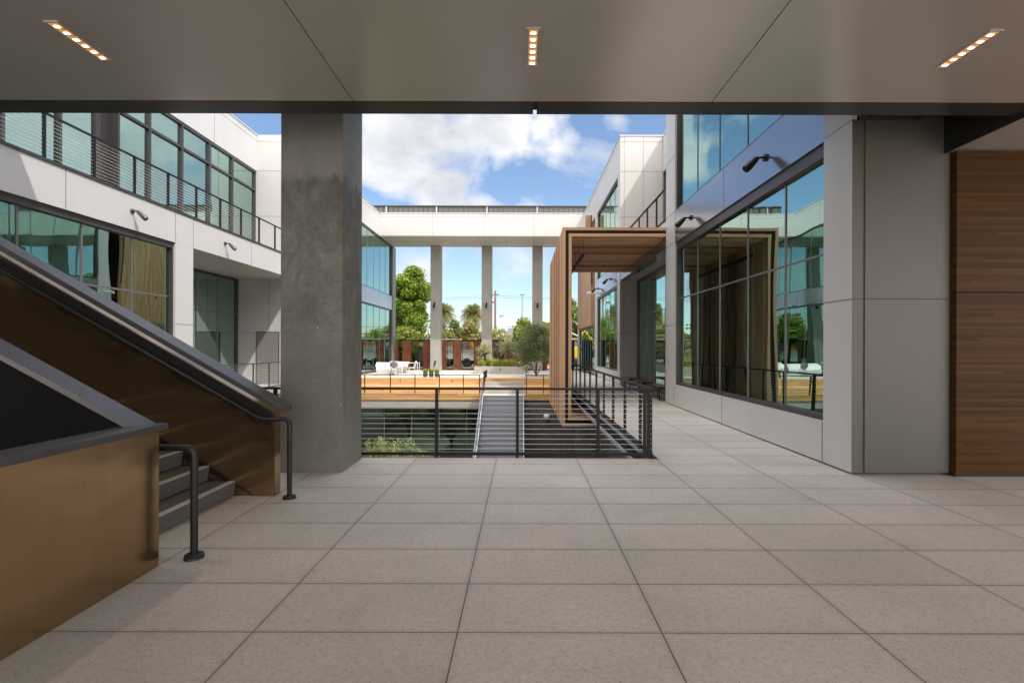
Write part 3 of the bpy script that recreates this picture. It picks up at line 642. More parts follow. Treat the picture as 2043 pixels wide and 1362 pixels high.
for n_, loc in (('middle', (.09, 4.4)), ('left', (-3.86, 4.3)), ('right', (3.95, 4.4))):
    ld = bpy.data.lights.new('downlight', 'AREA'); ld.shape = 'RECTANGLE'; ld.size = .1; ld.size_y = .5; ld.energy = 7; ld.color = (1, .84, .68)
    lo = bpy.data.objects.new('downlight', ld); C.objects.link(lo); lo.location = (*loc, ZC - .03)

# big concrete column
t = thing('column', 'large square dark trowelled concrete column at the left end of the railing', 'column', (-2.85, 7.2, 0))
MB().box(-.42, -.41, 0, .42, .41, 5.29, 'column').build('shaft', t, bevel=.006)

# ================================================================== entrance stair (foreground left)
st = thing('staircase', 'bronze clad staircase rising to the left with dark sloping caps', 'staircase', (-2.9, 4.8, 0))
L0 = tuple(-Vector(st.location))
def sp(name, mb, **kw): return mb.build(name, st, loc=L0, **kw)
rise, run = .17, .30
for i in range(17):
    x1 = -3.27 - run * i; z0 = rise * i; z1 = rise * (i + 1)
    b = MB(); b.prism([(x1 - run - .02, z0 + .01), (x1, z0 + .01), (x1 + .025, z1 - .0), (x1 - run - .02, z1)], 1, 3.93, 5.70, 'step')
    so = sp('step', b)
    if i < 6:
        b = MB(); b.box(x1 - .05, 3.932, z1, x1 + .024, 5.698, z1 + .004, 'nosing'); o = b.build('nosing', so)
k = rise / run
def zt(x, z0, x0): return z0 + (x0 - x) * k
# far guard: bronze panel
x_e = -2.82
b = MB(); b.prism([(-8.3, -.02), (x_e, -.02), (x_e, .95), (-8.3, .95 + (8.3 + x_e) * .57)], 1, 5.712, 5.86, 'bronze'); sp('far_panel', b)
b = MB(); b.box(-2.995, 5.706, 0, x_e + .003, 5.712, .95, 'bronze'); b.box(x_e, 5.72, 0.01, x_e + .006, 5.85, .95, 'bronze'); sp('end_post', b)
b = MB(); b.prism([(-8.3, .96 + (8.3 - 2.70) * .57), (-2.70, .96), (-2.70, 1.02), (-8.3, 1.035 + (8.3 - 2.70) * .57)], 1, 5.63, 5.90, 'cap'); sp('far_cap', b, bevel=.004)
b = MB(); b.prism([(-8.3, .78 + (8.3 - 2.82) * .57), (-2.83, .78), (-2.83, .95), (-8.3, .95 + (8.3 - 2.83) * .57)], 1, 5.690, 5.705, 'trim_dark'); sp('panel_ledge', b)
b = MB(); b.prism([(-8.3, 0 + (8.3 - 3.1) * .57 - .2), (-3.05, .004), (-3.55, .34), (-8.3, .30 + (8.3 - 3.55) * .57)], 1, 5.700, 5.7105, 'black_steel'); sp('stringer', b)
# near guard
b = MB(); b.prism([(-8.3, -.02), (-2.82, -.02), (-2.82, 1.04), (-2.90, 1.05), (-8.3, 1.05 + (8.3 - 2.9) * .546)], 1, 3.74, 3.884, 'void_black'); sp('near_panel', b)
b = MB(); b.prism([(-8.3, 1.05 + (8.3 - 2.89) * .546), (-2.86, 1.056), (-2.86, 1.10), (-8.3, 1.10 + (8.3 - 2.89) * .546)], 1, 3.70, 3.92, 'cap'); sp('near_cap', b, bevel=.003)
b = MB(); b.box(-2.92, -2.0, -.01, -2.81, 3.886, 1.045, 'bronze'); sp('near_side_panel', b)
b = MB(); b.box(-3.0, -2.0, 1.052, -2.765, 3.925, 1.10, 'cap'); sp('near_side_cap', b, bevel=.003)
b = MB(); b.box(-7, -2.0, -.5, -2.93, 3.73, .003, 'black_steel'); sp('well_floor', b)
# handrails
def rail(pts, n=10, r=.026, rad=.09):
    out_ = [Vector(pts[0])]
    for i in range(1, len(pts) - 1):
        p = Vector(pts[i]); a = (Vector(pts[i - 1]) - p).normalized(); c = (Vector(pts[i + 1]) - p).normalized()
        for q in range(6):
            tt = q / 5; P0 = p + a * rad; P2 = p + c * rad
            out_.append(P0 * (1 - tt) ** 2 + p * 2 * tt * (1 - tt) + P2 * tt * tt)
    out_.append(Vector(pts[-1])); return out_
xh = -2.91
b = MB(); b.tube(rail([(-8.3, 5.60, .885 + (8.3 + xh) * .57), (xh, 5.60, .885), (-2.60, 5.62, .893), (-2.60, 5.62, .0)], rad=.07), .0265, 'black_steel', 12)
h1 = sp('handrail', b)
MB().lathe([(.0, .03), (.065, .03), (.07, .0)], (-2.60, 5.62, .001), 'black_steel').build('flange', h1)
for x in (-3.02, -3.85, -5.17, -6.5):
    z = .885 + (xh - x) * .57
    MB().tube([(x, 5.60, z - .02), (x, 5.62, z - .075), (x, 5.71, z - .085)], .011, 'black_steel').lathe([(0, 0), (.035, 0), (.035, .02)], (x, 5.69, z - .085), 'black_steel', axis=1).build('bracket', h1)
b = MB(); b.tube(rail([(-6.0, 4.03, .885 + 2.7 * .57), (-3.3, 4.03, .885), (-2.63, 4.03, .885), (-2.63, 4.03, 0)], rad=.07), .0275, 'black_steel', 12)
h2 = sp('handrail', b)
MB().lathe([(.0, .032), (.068, .032), (.074, .0)], (-2.63, 4.03, .001), 'black_steel').build('flange', h2)

# ================================================================== cedar portal
po = thing('portal', 'slatted cedar portal frame wrapping over the walk, filling the bay of the right wing', 'wooden portal', (1.26, 15.5, -.75))
LP = tuple(-Vector(po.location))
x0, x1_, zt_, zb = 1.255, 4.435, 5.41, -.74
T = .09; Gp = .10
Y0, Y1 = 15.5, 22.65
def U(off, th, m, y0, y1, mtop, parent=po, name='frame', right=4.435, botr=3.4):
    b = MB(); a = x0 + off; z = zt_ - off; zz = zb + off
    b.box(a, y0, zz, a + th, y1, z, m); b.box(a + th + .001, y0, z - th, right, y1, z, mtop); b.box(a + th + .001, y0, zz, 2.69, y1, zz + th, mtop)
    return b
for off, nm in ((0, 'outer_trim'), (T + Gp, 'inner_trim')):
    U(off, T, 'cedar_v', Y0, Y0 + .05, 'cedar_x').build(nm, po, loc=LP); U(off, T, 'cedar_v', Y1 - .05, Y1, 'cedar_x').build(nm, po, loc=LP)
    b = MB(); bt = MB(); bf = MB()
    a = x0 + off; z = zt_ - off; zz = zb + off
    y = Y0 + .056; pw, ww = (.145, .128) if off == 0 else (.29, .19)
    while y < Y1 - .06 - ww:
        kk = int((y - Y0) / pw + .5); e = random.uniform(-.004, .004) - (.018 if (off == 0 and kk % 3 == 0) else 0) + (.035 if (off and kk % 2) else 0)
        b.box(a + e, y, zz + T + .002, a + T + e, y + ww, z - T - .002, 'cedar_v'); y += pw
    y = Y0 + .056 + (.10 if off else 0)
    while y < Y1 - .24:
        wd = .17; e = random.uniform(-.004, .004)
        bt.box(a + .001, y, z - T + e, 4.435, y + wd, z + e, 'cedar_x')
        if off: bt.box(a + .10, y + wd + .02, z - T - .055, 4.43, y + wd + .085, z - .01, 'cedar_x')
        bf.box(a + .001, y, zz + e, 2.69, y + wd, zz + T + e, 'cedar_x')
        y += .29
    b.build('wall_slats' if off == 0 else 'inner_wall_slats', po, loc=LP); bt.build('roof_slats' if off == 0 else 'inner_roof_slats', po, loc=LP); bf.build('floor_slats' if off == 0 else 'inner_floor_slats', po, loc=LP)
off = T + .002; th = Gp - .004
for (ya, yb) in ((Y0 + .012, Y0 + .10), (19.0, 19.08), (Y1 - .10, Y1 - .012)):
    b = MB(); a = x0 + off; z = zt_ - off; zz = zb + off
    b.box(a, ya, zz, a + th, yb, z, 'steel_dark'); b.box(a + th + .001, ya, z - th, 4.435, yb, z, 'steel_dark'); b.box(a + th + .001, ya, zz, 2.69, yb, zz + th, 'steel_dark')
    b.build('steel_frame', po, loc=LP)
# pendant inside the portal
pl = thing('pendant_light', 'long dark linear pendant hanging under the cedar roof slats', 'pendant light', (1.92, 18, 4.6))
MB().box(-.035, -2.3, -.05, .035, 2.5, .05, 'steel_dark').build('lamp_body', pl, bevel=.01)
for y in (-2.25, -1.1, .05, 1.2, 2.4): MB().tube([(0, y, .05), (.01, y, .3), (0, y, .54)], .006, 'steel_dark', 5).build('wire', pl)

# ================================================================== seating steps, landing, steps to plaza
bl = thing('bleacher', 'sunlit orange wooden seating steps below the plaza', 'seating steps', (-6, 26, -.75))
LB = tuple(-Vector(bl.location))
def bleacher(root, xa, xb, LB):
    MB().box(xa, 25.5, -.97, xb, 26.6, -.75, 'bleach_t').box(xa, 25.3, -.80, xb, 25.498, -.75, 'bleach_t').build('deck', root, loc=LB)
    MB().box(xa, 25.27, -.97, xb, 25.298, -.68, 'bleach_f').build('edge_board', root, loc=LB)
    MB().box(xa, 26.602, -.97, xb, 26.65, -.375, 'bleach_f').box(xa, 26.652, -.42, xb, 27.46, -.375, 'bleach_t').build('tier', root, loc=LB)
    MB().box(xa, 27.462, -.8, xb, 27.51, -.002, 'bleach_f').box(xa, 27.512, -.05, xb, 27.975, -.001, 'bleach_t').build('tier', root, loc=LB)
bleacher(bl, XL, -2.02, LB)
for (x, y, z) in ((-7.4, 26.6, -.57), (-6.65, 27.46, -.16), (-3.8, 27.46, -.16), (-7.0, 26.6, -.5)):
    MB().box(x - .03, y - .012, z - .05, x + .03, y, z + .05, 'frame').build('step_light', bl, loc=LB)
bl2 = thing('bleacher', 'shaded wooden seating steps between the steel stair and the cedar portal', 'seating steps', (1, 26, -.75))
bleacher(bl2, .14, 2.05, tuple(-Vector(bl2.location)))
t = thing('slab_edge', 'pale concrete slab edge under the orange wooden seating', 'slab', (-6, 25.4, -1.2))
MB().box(XL, 25.31, -1.36, -2.02, 26.5, -.972, 'concrete').build('slab', t, loc=(6, -25.4, 1.2))
lw = thing('window_wall', 'tall dark green glazing of the lower level under the concrete slab edge', 'glazing', (-6, 25.5, LOW))
window_x(lw, 25.5, XL, -2.02, LOW, -1.37, [XL + .4 + 1.4 * i for i in range(6)], (-3.6,), gl='glass_deep', fm='frame_light', mw=.035)
part('room', lw, [('interior', -10.2, 31, LOW, -2, 31.2, -1.4), ('interior', -2.0, 25.7, LOW, -1.85, 31.2, -1.4)])
MB().box(-9.0, 27, -2.02, -6.6, 27.2, -1.94, emis('tube light', (.9, .9, .6), 2.0)).build('light_tube', lw, loc=(6, -25.5, -LOW))
# concrete steps to plaza
cs = thing('steps', 'pale concrete steps with a wooden top edge climbing to the plaza', 'steps', (-1, 26.5, -.75))
LC = (1, -26.5, .75)
MB().box(-2.0, 25.32, -1.0, .12, 26.45, -.75, 'concrete').build('landing', cs, loc=LC)
for i in range(4):
    y = 26.452 + .36 * i
    MB().box(-2.0, y, -1.0, .12, y + .36 if i < 3 else 27.975, -.75 + .1875 * (i + 1) - (.004 if i == 3 else 0), 'bleach_f' if i == 3 else 'concrete').build('step', cs, loc=LC)
railing('railing', 'short dark railing climbing the concrete steps to the plaza', (-2.0, 26.4, -.6), (-2.0, 28.6, .02), h=1.0, posts=[.05, .5, .95, 1.4, 1.85, 2.25], cab=8, ps=.04)

# ================================================================== steel stair down
ss = thing('staircase', 'blue grey perforated steel staircase descending into the sunken courtyard', 'staircase', (-.95, 25.3, -.75))
LS = tuple(-Vector(ss.location))
n = 23
for i in range(n):
    y1 = 25.3 - .28 * i; z = -.75 - .165 * i
    MB().box(-1.90, y1 - .29, z - .165 - .045, .06, y1 + .02, z - .165, 'galv').box(-1.90, y1 - .003, z - .165, .06, y1 + .003, z - .012, 'riser').box(-1.90, y1 - .006, z - .04, .06, y1 + .03, z + .006, 'galv').build('tread', ss, loc=LS)
y_b = 25.3 - .28 * n; z_b = -.75 - .165 * n
for xs_ in (-1.97, .07):
    MB().prism([(25.32, -.70), (25.32, -1.05), (y_b - .1, z_b - .15), (y_b - .1, z_b + .2)], 0, xs_, xs_ + .05, 'galv').build('stringer', ss, loc=LS)
    rl = MB(); xx = xs_ + .02
    for hh in (.95, .60, .30):
        rl.tube([(xx, 25.6, -.75 + hh), (xx, 25.3, -.75 + hh), (xx, y_b, z_b + hh)], .022 if hh > .9 else .008, 'galv', 8)
    ro = rl.build('handrail', ss, loc=LS)
    for i in range(0, 24, 4):
        y = 25.3 - .28 * i; z = -.75 - .165 * i
        MB().tube([(xx, y, z - .1), (xx, y, z + .95)], .02, 'galv', 6).build('post', ro)

# ================================================================== wall lamp, spots
t = thing('wall_light', 'small white faceted lamp on the dark wall below the cedar portal', 'wall light', (1.26, 25.2, -1.79))
MB().lathe([(.0, -.14), (.09, -.14), (.165, -.03), (.165, .05), (.11, .14), (0, .14)], (0, 0, 0), 'white_plastic', 8).build('lamp_shade', t)
MB().box(-.05, .02, -.05, .05, .12, .05, 'steel_dark').build('bracket', t)

def spot(label, loc, out_dir, aim, group, s=1.0, m='steel_dark'):
    """plate against a wall, arm outwards, head aimed"""
    t = thing('spotlight', label, 'spotlight', loc, group)
    o = Vector(out_dir); a = Vector(aim).normalized(); ax = 0 if abs(o.x) > .5 else 1
    MB().lathe([(0, 0), (.055 * s, 0), (.055 * s, .03 * s * (o.x + o.y)), (0, .03 * s * (o.x + o.y))], (0, 0, 0), m, 16, axis=ax).build('mount', t)
    e = o * .13 * s
    MB().tube([o * .02 * s, o * .09 * s, e + a * .03], .018 * s, m, 8).build('arm', t)
    h0 = e; MB().tube([h0, h0 + a * .03 * s, h0 + a * .20 * s, h0 + a * .27 * s], [.03 * s, .045 * s, .062 * s, .058 * s], m, 14).build('head', t)
    return t
gR = 'spotlights along the grey band of the right wing'
spot('black spotlight high on the grey band, nearest on the right wing', (XR + .008, 9.15, 5.17), (-1, 0, 0), (-.75, -.1, -.75), gR, 1.2)
spot('black spotlight on the grey band above the far end of the near right window', (XR + .008, 13.2, 5.12), (-1, 0, 0), (-.75, -.1, -.75), gR, 1.2)
spot('small spotlight on the far right wing, nearer of the two beyond the portal', (XR + .008, 25.1, 5.12), (-1, 0, 0), (-.75, -.1, -.75), gR, 1.2)
spot('small spotlight on the far right wing, farther of the two beyond the portal', (XR + .008, 29.2, 5.12), (-1, 0, 0), (-.75, -.1, -.75), gR, 1.2)
gL = 'spotlights on the white band of the left wing'
spot('bronze spotlight on the sunlit white band over the curtain-like reflections', (XL + .002, 13.1, 5.23), (1, 0, 0), (.75, .1, -.75), gL, 1.1, 'cap')
spot('bronze spotlight on the sunlit white band over the walkway recess', (XL + .002, 17.2, 5.23), (1, 0, 0), (.75, .1, -.75), gL, 1.1, 'cap')
for x, l in ((-6.83, 'left'), (-2.77, 'middle'), (1.22, 'right')):
    spot('small black spotlight on the %s far concrete column' % l, (x, 39.245, 5.1), (0, -1, 0), (-.1, -.3, -1), 'spotlights on the far columns', 1.25)
# security camera on far wing
t = thing('security_camera', 'white security camera on the corner of the far right wing', 'camera', (XR - .02, 30.2, 4.95))
MB().tube([(-.5, -.1, 0), (-.15, -.02, .02)], .09, 'white_plastic', 10).build('camera_body', t); MB().tube([(-.15, 0, 0), (.02, 0, .08)], .04, 'white_plastic', 8).build('bracket', t)

# ================================================================== benches in right recess
def bench():
    t = thing('bench', '', 'bench', (4.38, 16.0, 0))
    MB().box(0, 0, .42, .40, 1.55, .45, 'bench_wood').build('seat', t, bevel=.004)
    MB().box(.005, .01, .385, .395, 1.54, .418, 'steel_dark').build('seat_frame', t)
    for y in (.02, 1.50):
        MB().box(.01, y, 0, .04, y + .03, .384, 'steel_dark').box(.36, y, 0, .39, y + .03, .384, 'steel_dark').box(.041, y, 0, .359, y + .03, .025, 'steel_dark').build('leg', t)
    return t
b0 = bench(); b0['label'] = 'low wood topped bench in the recess, nearest to the big window pier'; b0['group'] = 'benches in the right recess'
dup(b0, (4.38, 18.2, 0), 'low wood topped bench in the recess, middle of the three')
dup(b0, (4.34, 20.2, 0), 'low wood topped bench in the recess, farthest of the three')

# ================================================================== plaza furniture
def lounge(label, loc, rz, w=1.25, group='white moulded lounge seats'):
    t = thing('lounge_seat', label, 'lounge seat', loc, group, rz)
    b = MB(); W = w / 2; f_ = .80
    # flared seat block
    b.poly([(-W * f_, -.35, 0), (W * f_, -.35, 0), (W * f_, .35, 0), (-W * f_, .35, 0), (-W, -.5, .40), (W, -.5, .40), (W, .45, .40), (-W, .45, .40)],
           [(0, 3, 2, 1), (4, 5, 6, 7), (0, 1, 5, 4), (1, 2, 6, 5), (2, 3, 7, 6), (3, 0, 4, 7)], 'white_plastic'); b.build('seat', t, bevel=.03)
    b = MB(); b.poly([(-W * .93, .30, .41), (W * .93, .30, .41), (W * .93, .50, .41), (-W * .93, .50, .41), (-W * 1.08, .42, .78), (W * 1.08, .42, .74), (W * 1.08, .62, .74), (-W * 1.08, .62, .78)],
           [(0, 3, 2, 1), (4, 5, 6, 7), (0, 1, 5, 4), (1, 2, 6, 5), (2, 3, 7, 6), (3, 0, 4, 7)], 'white_plastic'); b.build('backrest', t, bevel=.03)
    b = MB(); b.poly([(-W * .95, -.3, .41), (-W * .80, -.3, .41), (-W * .80, .3, .41), (-W * .95, .3, .41), (-W * 1.06, -.25, .62), (-W * .92, -.25, .62), (-W * .92, .3, .74), (-W * 1.06, .3, .74)],
           [(0, 3, 2, 1), (4, 5, 6, 7), (0, 1, 5, 4), (1, 2, 6, 5), (2, 3, 7, 6), (3, 0, 4, 7)], 'white_plastic'); b.build('armrest', t, bevel=.02)
    return t
lounge('white angular lounge seat behind the grey chair, nearest the left glass wall', (-8.35, 31.0, -.04), R(10))
lounge('white angular lounge seat farther back by the rust coloured fence', (-8.6, 34.6, -.08), R(-8))
def chair(label, loc, rz, m):
    t = thing('chair', label, 'chair', loc, 'shell chairs on the plaza', rz)
    b = MB(); n = 12
    ring = [(.25 * math.cos(a), .24 * math.sin(a)) for a in [2 * math.pi * k / n for k in range(n)]]
    b.prism(ring, 2, .43, .465, m); b.build('seat', t, bevel=.008)
    b = MB(); pts = []; fs = []
    for th in (0, .02):
        for i in range(7):
            for j in range(9):
                u = (j / 8 - .5) * 2; v = i / 6
                hw_ = .25 * math.sqrt(max(0.02, 1 - (2 * v - 1) ** 4)) * (1 - .1 * v)
                pts.append((u * hw_, .20 + .10 * v - .07 * u * u + th, .47 + .40 * v))
    for s_ in range(2):
        for i in range(6):
            for j in range(8):
                q = s_ * 63 + i * 9 + j; fs.append((q, q + 1, q + 10, q + 9) if s_ == 0 else (q, q + 9, q + 10, q + 1))
    b.poly(pts, fs, m, True); b.build('backrest', t)
    for sx in (-1, 1):
        for sy in (-1, 1):
            MB().tube([(sx * .16, sy * .15, .43), (sx * .25, sy * .26, 0)], .012, m, 6).build('leg', t)
    return t
chair('grey shell chair turned away, in front of the white lounge seat', (-7.72, 30.3, -.03), R(190), 'grey_plastic')
chair('white shell chair in profile beside the potted grasses', (-6.85, 31.2, -.04), R(-70), 'white_plastic')
chair('pale shell chair half hidden by the leftmost far column', (-6.2, 34.6, -.08), R(-65), 'grey_plastic')
t = thing('table', 'slim white table between the white lounge seat and the white chair', 'table', (-7.55, 34.2, -.08))
MB().box(-.55, -.4, .68, .55, .4, .71, 'white_plastic').build('tabletop', t, bevel=.005)
for sx in (-.5, .5):
    for sy in (-.35, .35): MB().box(sx - .02, sy - .02, 0, sx + .02, sy + .02, .679, 'white_plastic').build('leg', t)

# ================================================================== planting
def blades(n, r, h, w, m, spread=.5, base_r=.0, droop=.4, seg=3):
    b = MB()
    for _ in range(n):
        a = random.uniform(0, 2 * math.pi); q = base_r * math.sqrt(random.random()); p = Vector((q * math.cos(a * 3.1), q * math.sin(a * 3.1), 0))
        out_ = Vector((math.cos(a), math.sin(a), 0)); side = Vector((-out_.y, out_.x, 0)) * w / 2
        H = h * random.uniform(.6, 1.05); Rr = r * random.uniform(.2, 1) * spread * 2
        pts = []
        for i in range(seg + 1):
            t_ = i / seg; c = p + out_ * Rr * t_ ** 1.5 + Vector((0, 0, H * (t_ - droop * t_ ** 3))); ww = 1 - t_ * .92
            pts += [c - side * ww, c + side * ww]
        b.poly(pts, [(2 * i, 2 * i + 1, 2 * i + 3, 2 * i + 2) for i in range(seg)], m)
    return b
for i, (x, y, lab) in enumerate(((-5.45, 28.35, 'left'), (-5.12, 28.4, 'middle'), (-4.78, 28.3, 'right'))):
    t = thing('potted_plant', 'green grass in a dark pot on the plaza edge, %s of three' % lab, 'potted plant', (x, y, -.002), 'potted grasses')
    MB().lathe([(0, 0), (.11, 0), (.14, .2), (.125, .2), (.12, .17), (0, .17)], (0, 0, 0), 'pot', 14).build('pot', t)
    blades(260, .34, .50, .026, 'grass_green', .5, .1).build('foliage', t, loc=(0, 0, .17))
# planter with grasses and yuccas
pt = thing('planter', 'low pale concrete planter with yellow grasses at the top of the steps', 'planter', (-1.4, 33.5, -.07))
MB().prism([(-1.75, -.35), (1.65, -.80), (1.85, 3.9), (-1.75, 3.9)], 2, 0, .50, 'concrete').build('planter_box', pt, bevel=.01)
MB().prism([(-1.65, -.25), (1.55, -.68), (1.75, 3.8), (-1.65, 3.8)], 2, .50, .515, 'soil').build('soil', pt)
tag(MB().box(-.04, -.60, .27, .04, -.56, .38, 'frame').build('step_light', pt))
b = MB()
for _ in range(75):
    cx, cy = random.uniform(-1.9, 1.1) , random.uniform(-.2, 2.6)
    cx = max(-1.5, cx); q = blades(55, .38, random.uniform(.6, .95), .018, random.choice(['grass', 'grass', 'grass_green']), .5, .14)
    b.poly([(v[0] + cx, v[1] + cy, v[2]) for v in q.v], q.f, q.mats[0])
b.build('grass', loc=(-1.4, 33.5, .44), kind='stuff', label='yellow green ornamental grasses filling the concrete planter', cat='grass')
def yucca(label, loc, h, r):
    t = thing('yucca', label, 'yucca', loc, 'yuccas in the planter')
    MB().tube([(0, 0, 0), (.02, 0, h * .5), (0, .03, h)], [.07, .06, .05], 'bark').build('trunk', t)
    b = MB()
    for _ in range(230):
        a = random.uniform(0, 2 * math.pi); el = random.uniform(-.55, 1.35); L = r * random.uniform(.75, 1.05)
        d = Vector((math.cos(a) * math.cos(el), math.sin(a) * math.cos(el), math.sin(el))); s_ = d.cross(Vector((0, 0, 1))).normalized() * .032
        p = Vector((0, 0, h + random.uniform(-.35, .12))); q = p + d * L + Vector((0, 0, -.05 * L))
        b.poly([p - s_, p + s_, p + d * L * .5 + s_ * .9, q, p + d * L * .5 - s_ * .9], [(0, 1, 2, 3, 4)], 'leaf_yucca')
    b.build('crown', t); return t
yucca('spiky pale yucca in front of the middle far column', (-2.55, 34.6, .44), 1.0, .88)
yucca('spiky yucca on a thin trunk beside the olive tree', (-.95, 35.3, .44), 1.3, .95)

def leaves(b, c, rad, n, size, m, aspect=.5, shell=.55):
    for _ in range(n):
        d = Vector((random.gauss(0, 1), random.gauss(0, 1), random.gauss(0, 1)))
        if d.length < 1e-3: continue
        d.normalize(); rr = shell + (1 - shell) * random.random() if random.random() < .75 else random.random() ** .5
        p = c + Vector((d.x * rad[0], d.y * rad[1], d.z * rad[2])) * rr * random.uniform(.85, 1.12)
        nrm = (d * .6 + Vector((random.gauss(0, .6), random.gauss(0, .6), random.gauss(0, .6) + .3))).normalized()
        a = nrm.cross(Vector((random.gauss(0, 1), random.gauss(0, 1), random.gauss(0, 1)))).normalized(); e = nrm.cross(a); s_ = size * random.uniform(.6, 1.3)
        b.poly([p - a * s_, p - e * s_ * aspect, p + a * s_, p + e * s_ * aspect], [(0, 1, 2, 3)], m)
def tree(name, label, loc, h, w, leaf, n=6000, size=.12, trunk=True, clumps=22, group=None, trunk_h=.35, cat='tree', aspect=.55, flat=1.0, top=.5, tr=.12, cl=.30, irr=.12):
    t = thing(name, label, cat, loc, group)
    rnd = random.Random(hash_(label)); st_ = random.getstate(); random.seed(hash_(label))
    cz = h * (trunk_h + (1 - trunk_h) * .5); rz_ = h * (1 - trunk_h) * .5 * flat
    cs_ = []
    for _ in range(clumps):
        d = Vector((random.gauss(0, 1), random.gauss(0, 1), random.gauss(0, 1))).normalized() * random.random() ** .4 * random.uniform(1 - irr, 1 + irr)
        taper = 1 - top * max(0, d.z)
        cs_.append((Vector((d.x * w / 2 * .80 * taper, d.y * w / 2 * .80 * taper, cz + d.z * rz_ * .82)), random.uniform(.6, 1.25)))
    b = MB()
    for c, k_ in cs_:
        r = w * cl * .72 * k_; leaves(b, c, (r, r, r * .8), n // clumps, size, leaf, aspect)
    b.build('crown', t)
    if trunk:
        tb = MB(); fork = Vector((0, 0, h * trunk_h * .75))
        tb.tube([(0, 0, -.2), (random.uniform(-.05, .05), .02, h * trunk_h * .4), fork], [tr, tr * .85, tr * .7], 'bark')
        for c, k_ in cs_[:10]:
            mid = fork.lerp(c, .5) + Vector((random.uniform(-.1, .1), random.uniform(-.1, .1), .1)) * w * .2
            tb.tube([fork, mid, c], [tr * .5, tr * .32, tr * .12], 'bark', 6)
        tb.build('trunk', t)
    random.setstate(st_); return t
def hash_(s): return sum((i + 1) * ord(c) for i, c in enumerate(s)) % 100003
tree('olive_tree', 'grey green olive tree by the railing left of the cedar portal', (.85, 29.3, 0), 3.6, 2.8, M['leaf_olive'], n=36000, size=.042, clumps=50, trunk_h=.02, aspect=.28, tr=.05, cl=.24, top=.62, irr=.25)
tree('olive_tree', 'olive tree growing in the lower courtyard, seen mirrored in the lower glazing', (-7.8, 16.5, LOW), 3.6, 3.2, M['leaf_olive'], n=12000, size=.055, clumps=30, trunk_h=.25, aspect=.30)
tree('olive_tree', 'smaller olive tree in the lower courtyard mirrored beside the steel stair', (-4.4, 19.5, LOW), 3.0, 2.2, M['leaf_olive'], n=8000, size=.055, clumps=26, trunk_h=.2, aspect=.30)
def sprigs(label, loc, tops):
    """many upright leafy stems; tops = (x, y, top z) relative to loc"""
    t = thing('shrub', label, 'shrub', loc, 'pale shrubs in the sunken courtyard')
    tb = MB(); b = MB()
    for (x, y, z) in tops:
        p0 = Vector((x * .35, y * .35, 0)); p2 = Vector((x, y, z)); p1 = Vector((x * .85, y * .85, z * .6))
        P = [p0, p1, p1.lerp(p2, .5) + Vector((random.uniform(-.04, .04), random.uniform(-.04, .04), 0)), p2]
        tb.tube(P, [.016, .012, .008, .003], 'bark', 5, False)
        for k in range(95):
            u = random.random() ** .8; q = P[1].lerp(P[3], u) if u < .999 else P[3]
            a = random.uniform(0, 6.283); r = random.uniform(.01, .10) * (1.15 - u * .7)
            d = Vector((math.cos(a), math.sin(a), random.uniform(.2, 1.3))).normalized(); c = q + Vector((math.cos(a), math.sin(a), 0)) * r
            s_ = d.cross(Vector((random.uniform(-1, 1), random.uniform(-1, 1), .3))).normalized() * random.uniform(.010, .017); L = random.uniform(.045, .075)
            b.poly([c, c + d * L * .5 + s_, c + d * L, c + d * L * .5 - s_], [(0, 1, 2, 3)], 'leaf_pale')
    tb.build('stem', t); b.build('foliage', t)
tp = [(random.gauss(0, .34), random.uniform(-.4, .4)) for _ in range(46)]
sprigs('pale yellow green shrub rising from the sunken courtyard beside the concrete column', (-3.75, 13.4, LOW), [(x, y, 4.25 - 1.5 * abs(x) ** 1.2 * random.uniform(.5, 1.2) - random.uniform(0, .45)) for x, y in tp])
tp = [(random.uniform(-.75, .85), random.uniform(-.4, .4)) for _ in range(48)]
sprigs('lower pale shrub just showing above the bottom rail of the near railing', (-3.25, 13.1, LOW), [(x, y, 3.92 - .25 * x - random.uniform(0, .40)) for x, y in tp])
tree('ficus_tree', 'big bright green street tree left of the far columns', (-10.9, 49, -.2), 10.4, 4.9, M['leaf_ficus'], n=34000, size=.13, clumps=48, trunk_h=.22, tr=.30, cl=.27, top=.45)
